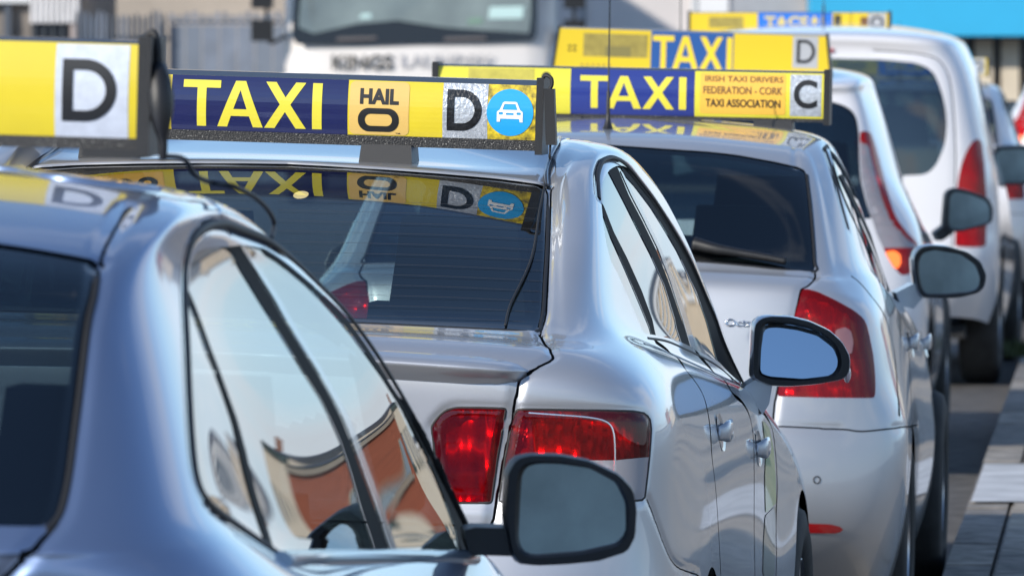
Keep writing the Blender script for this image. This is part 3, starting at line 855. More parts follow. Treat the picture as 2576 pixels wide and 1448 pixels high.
    add_wheels(c.root, [(.86, 1.02), (.86, 3.73), (-.86, 1.02), (-.86, 3.73)])
    # green stripe of the taxi livery on the front door
    G1 = mat('livery green', (.30, .52, .06), .35, 0, .8); G2 = mat('livery grey green', (.15, .20, .14), .35, 0, .8)
    stripe = soft([(1917,1055),(1934,1075),(1945,1130),(1950,1200),(1951,1265),(1925,1290),(1923,1200),(1926,1130)], 2)
    stripe2 = soft([(1924,1296),(1950,1270),(1950,1330),(1947,1448),(1918,1448),(1920,1360)], 2)
    dq = s.piece()
    for st, mm, nm in ((stripe, G1, 'livery_stripe'), (stripe2, G2, 'livery_stripe')):
        a_, _ = dq.cut(np.where((dq.A[:, 8] < 0) | (dq.co[:, 1] > 4) | (dq.co[:, 1] < 2), 60, sdf2(dq.A[:, 6:8], st)))
        c.side(a_, nm, mm, .0015)
    # cabin
    for x in (-.36, .38): headrest_seat(c.root, x, 1.42, 1.19, .50)
    headrest_seat(c.root, 0, 1.42, 1.10, .3, hr=False)
    for x in (-.36, .38): headrest_seat(c.root, x, 2.35, 1.16)
    bm = bmesh.new(); box(bm, -.72, .72, .52, 1.45, 1.08, 1.12); bm_ob('parcel_shelf', bm, SEAT, c.root, bevel=.01)
    bm = bmesh.new(); box(bm, -.66, .66, 3.0, 3.45, .80, .93); bm_ob('dashboard', bm, LINING, c.root, bevel=.04, smooth=True)
    bm = bmesh.new(); bmesh.ops.create_circle(bm, cap_ends=True, radius=1, segments=24)
    p = c.pose.pick(757, 490, 1.95)
    for v in bm.verts: v.co = Vector((p[0]+v.co.x*.017, p[1]+v.co.y*.03, p[2]+v.co.y*.008))
    bm_ob('interior_lamp', bm, mat('lit dome lamp', (1, .8, .45), .5, emit=1.8, ecol=(1, .66, .28)), c.root)
    th = [2*math.pi*i/40 for i in range(41)]
    tube('steering_wheel', [(.40+.18*math.cos(a), 2.86-.06*math.sin(a), .98+.17*math.sin(a)) for a in th], .014, LINING, c.root, n=60)
    return c

def add_handles(c, spots, name, paint, size=1.0):
    """strap handles over a scooped recess"""
    for (px, py) in spots:
        P, N = c.sheet.on([(px, py)]); p, n = P[0], N[0]
        for sx in (1, -1):
            bm = bmesh.new(); rows = []
            L = .07*size
            for i in range(15):
                t = -1 + 2*i/14; e = (1-t**4)
                yy = t*L; off = .002+.019*e**.6; hh = .017*(.6+.4*e); th = .008
                ring = []
                for k in range(10):
                    a = 2*math.pi*k/10
                    ring.append(bm.verts.new((sx*(p[0]+n[0]*(off+th*math.cos(a))), p[1]+yy, p[2]+hh*1.5*math.sin(a)+n[2]*off)))
                rows.append(ring)
            for a, b in zip(rows[:-1], rows[1:]):
                for k in range(10): bm.faces.new((a[k], a[(k+1) % 10], b[(k+1) % 10], b[k]))
            bm.faces.new(rows[0]); bm.faces.new(rows[-1][::-1])
            h = bm_ob(name, bm, paint, c.root, smooth='all')
            # recess: an oval dished plate just behind
            bm = bmesh.new(); ctr = bm.verts.new((sx*(p[0]-n[0]*.012), p[1], p[2])); ring = []
            for k in range(24):
                a = 2*math.pi*k/24; yy, zz_ = .075*size*math.cos(a), .042*size*math.sin(a)
                ring.append(bm.verts.new((sx*(p[0]+n[0]*.0025 - n[2]*zz_*.9), p[1]+yy, p[2]+zz_)))
            for k in range(24): bm.faces.new((ctr, ring[k], ring[(k+1) % 24]))
            bm_ob('handle_recess', bm, mat('recess paint', (.30, .31, .33), .3, .7, .8), h, smooth='all')

# ---- A: the bluish hatchback nearest the camera
NET_A = cols([
 [(0,.1,.3),(0,0,.42),(0,-.02,.6),(0,0,.75),(0,.03,.9),(0,.04,1.02),(0,.03,1.08),(0,.03,1.11),(0,.06,1.14),(0,.28,1.33),(0,.50,1.500),(0,1.09,1.600),(0,1.6,1.585)],
 [(.32,.1,.3),(.34,0,.42),(.35,-.01,.6),(.35,.01,.75),(.34,.035,.9),(.33,.045,1.02),(.31,.035,1.08),(.30,.035,1.11),(.30,.065,1.142),(.30,.285,1.328),(.30,.505,1.497),(.30,1.095,1.592),(0,1.62,1.585)],
 [(.55,.15,.3),(.58,.04,.42),(.6,.02,.6),(.6,.04,.75),(.6,.07,.9),(.59,.08,1.02),(.57,.07,1.08),(.55,.075,1.11),(.525,.095,1.145),(.515,.31,1.325),(.495,.53,1.487),(.45,1.10,1.573),(0,1.64,1.585)],
 [(.74,.3,.28),(.8,.2,.42),(.83,.2,.6),(.83,.2,.75),(.81,.2,.9),(.77,.21,1.02),(.725,.22,1.08),(.69,.235,1.12),(.655,.27,1.165),(.59,.49,1.35),(.54,.71,1.502),(.478,1.15,1.568),(0,1.67,1.585)],
 [(.8,.7,.24),(.85,.65,.4),(.87,.6,.6),(.865,.6,.75),(.845,.6,.9),(.80,.6,1.0),(.745,.61,1.06),(.70,.63,1.10),(.660,.67,1.15),(.592,.84,1.33),(.532,1.0,1.485),(.48,1.28,1.564),(0,1.70,1.585)],
 [(.8,1.2,.22),(.86,1.2,.38),(.87,1.2,.58),(.86,1.2,.74),(.84,1.2,.87),(.80,1.2,.955),(.75,1.2,1.0),(.705,1.2,1.03),(.672,1.2,1.06),(.60,1.27,1.27),(.515,1.38,1.475),(.465,1.5,1.557),(0,1.74,1.585)],
 [(.8,1.9,.22),(.85,1.9,.36),(.86,1.9,.56),(.85,1.9,.7),(.83,1.9,.82),(.80,1.9,.9),(.76,1.9,.95),(.72,1.9,.982),(.695,1.9,1.015),(.618,1.9,1.24),(.525,1.88,1.44),(.44,1.88,1.535),(0,1.84,1.583)],
 [(.8,2.6,.22),(.85,2.6,.36),(.86,2.6,.54),(.85,2.6,.66),(.835,2.6,.77),(.805,2.6,.86),(.77,2.6,.91),(.74,2.6,.942),(.715,2.6,.97),(.66,2.5,1.15),(.575,2.3,1.35),(.43,2.2,1.47),(0,2.1,1.565)],
 [(.8,3.0,.22),(.84,3.0,.36),(.85,3.0,.52),(.84,3.0,.63),(.825,3.0,.74),(.80,3.0,.83),(.77,3.0,.89),(.745,3.0,.92),(.725,3.0,.945),(.67,2.83,1.09),(.60,2.6,1.25),(.42,2.6,1.36),(0,2.6,1.43)],
] + FRONT(4.3))

def taxi_a():
    c = Car('blue_silver_taxi', 'blue-silver hatchback taxi nearest the camera, softly out of focus with a black door mirror', Pose(-1.17, 10.65, .12, .03), NET_A, BLUESIL, ds=(.009, .018, .010))
    s = c.sheet
    WIN = [(-400,560),(-200,580),(0,612),(100,627),(190,643),(236,653),(247,660),(246,690),(241,730),(231,770),(217,812),(206,900),(193,1010),(181,1100),(168,1200),(150,1275),(134,1306),(110,1323),(60,1323),(0,1322),(-200,1318),(-400,1312)]
    seal = [(700,1392),(600,1322),(560,1293),(528,1268),(508,1242),(495,1214),(486,1150),(480,1074),(474,960),(471,875),(466,780),(465,689),(469,655),(477,622),(490,598),(510,579),(530,569),(550,564),(570,564),(590,571),(625,583),(667,600),(700,622),(733,650),(795,703),(857,766),(900,812),(938,860),(979,916),(1029,988),(1070,1062),(1110,1140),(1150,1225),(1186,1308)]
    c.gap([(252,655),(262,625),(278,590),(296,558),(312,533),(330,512)], w=.005, soft_r=.012, depth=.006, n=60)
    c.gap([(250,657),(246,700),(237,760),(222,815),(212,890),(199,1000),(185,1110),(172,1205),(155,1280),(140,1312),(110,1345),(70,1392),(38,1425),(5,1460)], w=.007, soft_r=.012, depth=.007, n=160)
    hatch = c.gap([(530,505),(553,532),(572,556),(584,572)], w=.002, soft_r=.008, depth=.004, n=40)
    sealP = c.line(seal, 240)
    c.gaps.append((sealP[0], .004, .012, .005, False))
    spo = c.line([(0,424),(133,447),(267,464),(350,473),(392,477)], 100, centre=True)
    c.groove()
    R_win = c.region('w', WIN, 4, ymax=.75, zmin=1.05)
    DLO = [(700,1388),(602,1316),(562,1288),(533,1263),(514,1238),(502,1210),(493,1150),(487,1074),(481,960),(477,875),(473,800),(473,737),(476,690),(484,650),(500,628),(535,622),(575,620),(608,616),(640,620),(667,625),(700,645),(735,672),(790,718),(855,778),(900,826),(935,872),(976,926),(1026,998),(1066,1070),(1106,1148),(1146,1232),(1180,1318),(1186,1362),(1180,1386),(1028,1389),(858,1391),(740,1393)]
    R_side = c.region('s', DLO, 3, ymin=.4, ymax=3.2, zmin=.85, fcut=-.5)
    WS = c.plan([(-1,3.0),(.30,2.98),(.50,2.92),(.62,2.80),(.56,2.55),(.46,2.30),(.40,2.17),(.2,2.08),(-1,2.08)], 1.0)
    rest = s.piece()
    win, rest = rest.cut(R_win(rest))
    win = win.shifted(-.004)
    gw = c.both(win, 'rear_window', AGLASS)
    _, e_out = win.cut(sdf2(win.A[:, 6:8], soft(WIN, 4)) + 20)
    c.both(e_out.shifted(-.002), 'screen_border', BLACKG, 0, gw)
    side, rest = rest.cut(R_side(rest)); side = side.shifted(-.004)
    bars = dict(
      pillar=[(540,616),(575,626),(593,640),(603,668),(633,716),(660,760),(687,802),(735,880),(775,945),(813,1004),(840,1060),(859,1103),(885,1180),(910,1270),(935,1345),(950,1395),(985,1395),(969,1345),(945,1270),(915,1190),(890,1120),(862,1050),(839,1004),(800,935),(760,870),(717,802),(690,752),(660,705),(638,668),(620,637),(608,612)],
      frame=[(600,610),(624,640),(643,668),(666,705),(696,752),(723,802),(766,870),(806,935),(845,1004),(869,1050),(897,1120),(922,1190),(952,1270),(975,1345),(992,1395),(1008,1395),(992,1345),(966,1270),(937,1190),(911,1120),(884,1050),(859,1004),(820,935),(780,870),(738,802),(710,752),(680,705),(656,668),(634,640),(618,612)],
      quarter=[(466,725),(476,745),(489,780),(506,828),(524,881),(547,935),(567,991),(590,1060),(608,1140),(622,1200),(640,1265),(662,1330),(682,1388),(700,1398),(692,1375),(676,1322),(652,1250),(634,1180),(622,1128),(602,1055),(579,991),(557,930),(536,876),(515,818),(497,770),(482,735),(472,715)],
      top=[(660,622),(672,640),(700,656),(733,681),(775,716),(815,756),(855,800),(890,842),(925,890),(965,945),(1010,1016),(1048,1085),(1080,1150),(1115,1235),(1150,1330),(1160,1400),(1230,1400),(1200,1300),(1110,1120),(1030,975),(940,850),(860,750),(735,635),(690,605)])
    for k, m in (('top', BLACKG), ('pillar', BLACKG), ('quarter', BLACKG), ('frame', mat('satin trim', (.22, .24, .28), .22, .6, .5))):
        b_, side = side.cut(sdf2(side.A[:, 6:8], soft(bars[k], 2)))
        for q_ in b_.islands():
            if len(q_.F) > 12: c.side(q_, 'window_frame' if k in ('top', 'frame') else 'pillar_trim', m, .0015)
    for isl in side.islands():
        if len(isl.F) > 30: c.side(isl, 'side_window', SGLASS)
    ws, rest = rest.cut(WS(rest)); c.both(ws, 'windscreen', GLASS)
    for y in (.95, 3.4): _, rest = rest.cut(c.arch(y, .345)(rest))
    c.panels(rest, lambda p: 'tailgate' if (p.co[:, 0].max() < .62 and len(p.F) > 900 and p.co[:, 1].mean() < .6) else 'body')
    c.lining([R_win, R_side, WS])
    for mi in (False, True):
        strip('window_seal', *sealP, .014, .005, RUBBER, c.root, mi)
        strip('spoiler_edge', *spo, .018, .006, BLUESIL, c.root, mi)
        P, N = c.line([(245,700),(238,745),(225,800),(214,880),(201,990),(187,1100),(174,1200),(157,1275),(142,1306),(118,1330)], 100)
        strip('window_seal', P, N, .010, .003, RUBBER, c.root, mi)
        P, N = c.line([(704,1401),(730,1405),(800,1405),(900,1404),(1028,1402),(1110,1401),(1190,1400)], 60)
        strip('belt_moulding', P, N, .030, .012, mat('blue grey moulding', (.20, .25, .32), .3, .5, .8), c.root, mi)
    outer = [(1279,1190),(1299,1155),(1334,1145),(1409,1146),(1484,1160),(1559,1195),(1594,1232),(1603,1280),(1599,1350),(1579,1387),(1509,1410),(1430,1418),(1359,1421),(1309,1416),(1289,1388),(1274,1300)]
    gl = [(1312,1190),(1328,1170),(1360,1165),(1409,1166),(1484,1177),(1549,1212),(1573,1265),(1574,1340),(1549,1365),(1459,1385),(1339,1394),(1314,1384),(1304,1350),(1308,1260)]
    arm = ([(1175,1330),(1200,1322),(1290,1325),(1300,1395),(1190,1392),(1178,1360)], BLACKP)
    for rgt in (True, False): mirror_part(c.root, c.pose, 2.68, outer, gl, arm, BLACKP, BLACKP, (R(5), R(2.5)), rgt)
    add_wheels(c.root, [(.75, .95), (.75, 3.4), (-.75, .95), (-.75, 3.4)])
    for x in (-.36, .36): headrest_seat(c.root, x, 1.35, 1.08)
    for x in (-.36, .36): headrest_seat(c.root, x, 2.2, 1.06)
    bm = bmesh.new(); box(bm, -.56, .56, .3, 1.2, .95, .98); bm_ob('parcel_shelf', bm, SEAT, c.root, bevel=.01)
    bm = bmesh.new(); box(bm, -.66, .66, 2.7, 3.1, .76, .90); bm_ob('dashboard', bm, LINING, c.root, bevel=.04, smooth=True)
    return c

# ---- C: the silver liftback with the aerial and red corner lamps
NET_C = cols([
 [(0,.12,.28),(0,.02,.40),(0,0,.55),(0,.04,.69),(0,.07,.80),(0,.10,1.02),(0,.14,1.09),(0,.21,1.115),(0,.29,1.135),(0,.52,1.295),(0,.73,1.432),(0,1.0,1.482),(0,1.45,1.505)],
 [(.30,.12,.28),(.32,.025,.40),(.33,.005,.55),(.33,.045,.69),(.32,.075,.80),(.32,.105,1.02),(.32,.145,1.087),(.31,.215,1.112),(.31,.295,1.132),(.30,.525,1.29),(.28,.735,1.424),(.22,1.0,1.479),(0,1.47,1.505)],
 [(.55,.15,.28),(.57,.05,.40),(.60,.03,.55),(.60,.06,.69),(.60,.09,.80),(.60,.12,1.02),(.61,.175,1.075),(.615,.245,1.097),(.61,.33,1.118),(.58,.56,1.265),(.54,.79,1.393),(.42,1.03,1.464),(0,1.49,1.505)],
 [(.78,.3,.27),(.82,.2,.40),(.85,.2,.55),(.845,.21,.69),(.80,.2,.80),(.775,.235,.98),(.725,.27,1.05),(.695,.33,1.088),(.675,.42,1.12),(.63,.65,1.275),(.58,.88,1.403),(.45,1.12,1.47),(0,1.51,1.505)],
 [(.83,.6,.24),(.865,.55,.38),(.88,.5,.55),(.88,.5,.69),(.855,.5,.80),(.815,.5,.96),(.785,.52,1.035),(.755,.56,1.082),(.725,.62,1.13),(.675,.8,1.285),(.61,1.02,1.42),(.47,1.25,1.478),(0,1.54,1.505)],
 [(.83,1.1,.22),(.86,1.1,.36),(.875,1.1,.53),(.87,1.1,.68),(.855,1.1,.80),(.825,1.1,.94),(.80,1.1,1.015),(.77,1.1,1.065),(.738,1.1,1.115),(.685,1.17,1.28),(.62,1.32,1.422),(.48,1.45,1.48),(0,1.6,1.505)],
 [(.82,1.9,.22),(.85,1.9,.34),(.86,1.9,.5),(.855,1.9,.64),(.845,1.9,.77),(.82,1.9,.88),(.79,1.9,.955),(.755,1.9,1.0),(.725,1.9,1.045),(.68,1.92,1.21),(.605,1.95,1.385),(.47,1.95,1.465),(0,1.9,1.502)],
 [(.82,2.6,.22),(.85,2.6,.34),(.86,2.6,.5),(.855,2.6,.62),(.845,2.6,.74),(.815,2.6,.85),(.785,2.6,.915),(.75,2.6,.95),(.72,2.6,.985),(.675,2.52,1.15),(.62,2.36,1.30),(.46,2.25,1.42),(0,2.2,1.48)],
 [(.81,3.1,.22),(.845,3.1,.34),(.86,3.1,.5),(.85,3.1,.61),(.835,3.1,.72),(.805,3.1,.82),(.775,3.1,.87),(.75,3.1,.90),(.725,3.1,.925),(.675,2.92,1.06),(.615,2.68,1.21),(.43,2.62,1.34),(0,2.65,1.40)],
] + FRONT(4.57))

def taxi_c():
    c = Car('liftback_taxi', 'silver liftback taxi with red corner lamps and a black roof aerial, behind the sharp saloon', Pose(.165, 21.6, .092, .015), NET_C, SILVER2, ds=(.010, .025, .010))
    s = c.sheet
    WIN = [(1100,352),(1300,356),(1500,362),(1717,377),(1780,381),(1851,389),(1951,407),(1990,416),(2012,421),(2025,428),(2031,446),(2038,505),(2044,568),(2048,620),(2050,660),(2050,682),(2046,684),(1960,675),(1884,667),(1747,655),(1500,640),(1100,630)]
    lampP = [(2017,727),(2035,728),(2057,734),(2102,755),(2147,780),(2172,800),(2181,820),(2188,850),(2196,890),(2200,925),(2202,965),(2201,1000),(2150,1000),(2060,999),(1954,996),(1968,930),(1985,860),(2002,790)]
    c.gap([(2051,684),(2051,695),(2045,704),(2030,717),(2016,727),(2001,793),(1984,862),(1967,932),(1952,997),(1946,1040),(1943,1069)], w=.006, soft_r=.010, depth=.005, n=120)
    c.gap([(1496,1063),(1600,1064),(1700,1066),(1800,1067),(1947,1070),(2100,1077),(2258,1075),(2311,1068)], w=.0045, soft_r=.010, depth=.004, n=120)
    c.gap([(1496,838),(1600,838),(1760,839),(1832,841),(1900,846)], w=.002, soft_r=.010, depth=.006, cutit=False)
    door = c.gap([(2150,700),(2200,755),(2232,810),(2248,870),(2256,960),(2262,1040)], w=.014, depth=.0, n=60)
    door2 = c.gap([(2232,730),(2268,790),(2283,850),(2290,950),(2293,1050)], w=.014, depth=.0, n=60)
    seal = c.line([(2134,575),(2118,520),(2104,465),(2090,415),(2080,385),(2076,372),(2082,366)], 60)
    c.gaps.append((seal[0], .004, .012, .004, False))
    roofl = c.line([(2003,418),(2002,395),(2003,370),(2008,350),(2014,338)], 40)
    c.gaps.append((roofl[0], .003, .010, .004, False))
    c.groove()
    R_win = c.region('w', WIN, 3, ymax=.9, zmin=1.05)
    R_l = c.region('l', lampP, 4, ymax=.6)
    DLO = [(2086,374),(2098,420),(2117,482),(2144,545),(2177,618),(2197,668),(2208,700),(2228,728),(2258,744),(2272,748),(2262,716),(2244,666),(2216,604),(2184,532),(2150,470),(2124,424),(2101,388)]
    R_side = c.region('s', DLO, 2, ymin=.7, ymax=3.3, zmin=.85, fcut=-.5)
    WS = c.plan([(-1,3.2),(.30,3.18),(.50,3.08),(.61,2.9),(.58,2.6),(.52,2.35),(.47,2.2),(.2,2.15),(-1,2.15)], 1.0)
    rest = s.piece()
    win, rest = rest.cut(R_win(rest)); win = win.shifted(-.003)
    gw = c.both(win, 'rear_window', RGLASS)
    _, e = win.cut(sdf2(win.A[:, 6:8], soft(WIN, 3)) + 11); c.both(e.shifted(-.002), 'screen_border', BLACKG, 0, gw)
    lp, rest = rest.cut(R_l(rest))
    o = lamp(c, lp, REDLENS3, ribs=35, depth=.03)
    rv = soft([(2100,830),(2125,822),(2140,832),(2146,860),(2142,890),(2120,892),(2098,885)], 3)
    a_, _ = lp.cut(sdf2(lp.A[:, 6:8], rv)); c.side(a_, 'reversing_lens', mat('pale lens', (.32, .13, .13), .1, 0, 1), .002, o)
    side, rest = rest.cut(R_side(rest)); side = side.shifted(-.004)
    top = soft([(2084,366),(2094,388),(2104,402),(2126,436),(2150,480),(2180,540),(2212,612),(2238,676),(2252,716),(2262,748),(2300,760),(2280,700),(2240,600),(2190,500),(2130,400),(2100,365)], 2)
    b_, side = side.cut(sdf2(side.A[:, 6:8], top)); c.side(b_, 'window_frame', BLACKG, .004)
    pil = soft([(2112,440),(2128,472),(2158,536),(2192,612),(2214,668),(2228,712),(2232,735),(2240,735),(2222,668),(2200,610),(2166,532),(2134,468),(2116,436)], 2)
    b_, side = side.cut(sdf2(side.A[:, 6:8], pil)); c.side(b_, 'pillar_trim', BLACKG, .004)
    for isl in side.islands():
        if len(isl.F) > 20: c.side(isl, 'side_window', SGLASS)
    ws, rest = rest.cut(WS(rest)); c.both(ws, 'windscreen', GLASS)
    for y in (1.0, 3.6): _, rest = rest.cut(c.arch(y, .35)(rest))
    def namer(p):
        m = p.co.mean(0)
        if len(p.F) < 300: return 'body'
        if p.co[:, 0].max() < .7 and m[1] < .5 and m[2] > .8: return 'tailgate'
        if m[1] < .5 and m[2] < .75: return 'bumper'
        return 'body'
    obs = c.panels(rest, namer)
    c.lining([R_win, R_side, WS, R_l])
    for mi in (False, True):
        strip('window_seal', *seal, .010, .003, RUBBER, c.root, mi)
        P, N = c.line([(2030,440),(2038,505),(2044,568),(2048,620),(2050,660),(2050,683),(1960,677),(1884,669),(1747,657)], 90)
        strip('window_seal', P, N, .009, .003, RUBBER, c.root, mi)
        P, N = c.line([(2084,372),(2098,425),(2117,484),(2144,547),(2177,620),(2197,670)], 60)
        strip('window_seal', P, N, .009, .003, BLACKG, c.root, mi)
    # wiper, badge, sensor, reflector strips
    P, N = s.on([(1745,621),(1765,626),(1800,635),(1860,645),(1930,657),(1976,666)]); X, M = smooth_line(P, N, 40)
    X = X + M * .012
    tube('rear_wiper', X, .013, BLACKP, c.root, n=40, taper=lambda t: 1.5 - 1.1*t if t < .5 else .95 - .35*(t-.5))
    P, N = s.on([(1876, 812)]); flat_on('badge', text2d('Octavia', .021, .02, 1.3), P[0], N[0], (1, 0, 0), CHROME, obs.get('tailgate') or c.root, .003)
    for sx in (1, -1):
        P, N = s.on([(2055, 1206)]); p, n = P[0]*np.array([sx, 1, 1]), N[0]*np.array([sx, 1, 1])
        th = [2*math.pi*i/24 for i in range(25)]
        e1 = np.cross(n, [0, 0, 1.]); e1 /= np.linalg.norm(e1); e2 = np.cross(e1, n)
        tube('parking_sensor', [p + n*.001 + .0095*(e1*math.cos(a) + e2*math.sin(a)) for a in th], .0016, RUBBER, c.root, n=40, sides=6)
    rp = soft([(2020,1313),(2036,1315),(2090,1317),(2112,1322),(2124,1334),(2112,1339),(2070,1339),(2020,1338)], 2)
    q = s.piece(); a_, _ = q.cut(np.where((q.A[:, 8] < 0) | (q.co[:, 1] > .5), 60, sdf2(q.A[:, 6:8], rp)))
    c.side(a_, 'reflector', mat('red reflector', (.42, .01, .012), .15, 0, 1), .003)
    add_handles(c, [(2290, 862), (2325, 866)], 'door_handle', SILVER2)
    outer = [(2299,650),(2306,630),(2318,620),(2341,616),(2384,619),(2434,633),(2468,657),(2483,692),(2478,722),(2462,737),(2417,748),(2370,750),(2318,748),(2309,730),(2302,690)]
    gl = [(2312,652),(2322,635),(2351,628),(2417,639),(2455,665),(2468,702),(2460,725),(2440,733),(2380,738),(2328,738),(2320,722),(2313,690)]
    arm = ([(2255,735),(2300,712),(2325,745),(2300,775),(2268,770)], SILVER2)
    for rgt in (True, False): mirror_part(c.root, c.pose, 2.8, outer, gl, arm, SILVER2, BLACKP, (R(5), R(2)), rgt)
    p = c.pose.pick(1529, 336, .98); roof_aerial(c.root, p, .40, tilt=.0)
    add_wheels(c.root, [(.775, 1.0), (.775, 3.6), (-.775, 1.0), (-.775, 3.6)])
    for x in (-.36, .36): headrest_seat(c.root, x, 1.35, 1.07)
    for x in (-.36, .36): headrest_seat(c.root, x, 2.25, 1.14)
    bm = bmesh.new(); box(bm, -.6, .6, .4, 1.3, 1.0, 1.03); bm_ob('parcel_shelf', bm, SEAT, c.root, bevel=.01)
    bm = bmesh.new(); box(bm, -.66, .66, 2.8, 3.2, .78, .9); bm_ob('dashboard', bm, LINING, c.root, bevel=.04, smooth=True)
    return c
def roof_aerial(car, p, L, tilt=0.0):
    bm = bmesh.new(); n = 20
    rings = []
    for r_, h in ((.021, -.004), (.021, .004), (.016, .012), (.008, .035), (.0055, .06), (.0055, .115), (.0025, .125), (.002, L)):
        rings.append([bm.verts.new((p[0]+r_*math.cos(2*math.pi*i/n), p[1]+r_*1.6*math.sin(2*math.pi*i/n)*(1 if h < .03 else .62)+tilt*h, p[2]+h)) for i in range(n)])
    for a, b in zip(rings[:-1], rings[1:]):
        for i in range(n): bm.faces.new((a[i], a[(i+1) % n], b[(i+1) % n], b[i]))
    bm.faces.new(rings[-1])
    bm_ob('aerial', bm, BLACKP, car, smooth='all')

# ---- D: the white people carrier
NET_D = cols([
 [(0,.12,.3),(0,.02,.42),(0,0,.6),(0,.03,.75),(0,.06,.88),(0,.08,1.0),(0,.10,1.08),(0,.13,1.15),(0,.17,1.2),(0,.30,1.38),(0,.385,1.50),(0,.47,1.550),(0,1.3,1.60)],
 [(.33,.12,.3),(.34,.025,.42),(.35,.005,.6),(.35,.035,.75),(.35,.065,.88),(.35,.085,1.0),(.35,.105,1.08),(.34,.135,1.15),(.34,.175,1.2),(.33,.305,1.38),(.32,.39,1.498),(.30,.475,1.548),(0,1.32,1.60)],
 [(.58,.16,.3),(.6,.05,.42),(.62,.03,.6),(.63,.05,.75),(.63,.08,.88),(.63,.11,1.0),(.62,.13,1.08),(.61,.16,1.15),(.60,.2,1.2),(.585,.34,1.38),(.565,.42,1.495),(.50,.53,1.545),(0,1.35,1.60)],
 [(.76,.3,.28),(.82,.2,.42),(.85,.18,.6),(.855,.2,.75),(.845,.22,.88),(.80,.25,1.0),(.755,.27,1.08),(.72,.30,1.15),(.70,.34,1.2),(.655,.46,1.38),(.61,.56,1.508),(.53,.72,1.562),(0,1.4,1.602)],
 [(.82,.7,.24),(.86,.6,.4),(.875,.6,.6),(.87,.6,.75),(.86,.6,.88),(.835,.6,.99),(.80,.62,1.06),(.77,.65,1.12),(.745,.7,1.18),(.69,.8,1.36),(.63,.9,1.505),(.54,1.0,1.572),(0,1.45,1.605)],
 [(.82,1.2,.22),(.86,1.2,.38),(.87,1.2,.58),(.865,1.2,.74),(.85,1.2,.86),(.83,1.2,.96),(.80,1.2,1.03),(.775,1.2,1.08),(.75,1.2,1.13),(.69,1.25,1.34),(.63,1.35,1.495),(.53,1.45,1.565),(0,1.55,1.607)],
 [(.82,1.9,.22),(.85,1.9,.36),(.86,1.9,.56),(.855,1.9,.7),(.845,1.9,.82),(.825,1.9,.9),(.80,1.9,.95),(.775,1.9,.99),(.75,1.9,1.03),(.69,1.9,1.25),(.63,1.9,1.42),(.50,1.88,1.53),(0,1.75,1.60)],
 [(.82,2.6,.22),(.85,2.6,.36),(.86,2.6,.54),(.85,2.6,.66),(.84,2.6,.77),(.82,2.6,.84),(.80,2.6,.88),(.775,2.6,.91),(.755,2.6,.945),(.71,2.5,1.09),(.65,2.35,1.26),(.48,2.25,1.42),(0,2.1,1.545)],
 [(.81,3.0,.22),(.84,3.0,.36),(.85,3.0,.52),(.84,3.0,.63),(.83,3.0,.73),(.81,3.0,.80),(.79,3.0,.84),(.77,3.0,.87),(.75,3.0,.895),(.71,2.86,1.02),(.65,2.65,1.17),(.46,2.6,1.30),(0,2.6,1.40)],
] + FRONT(4.4))
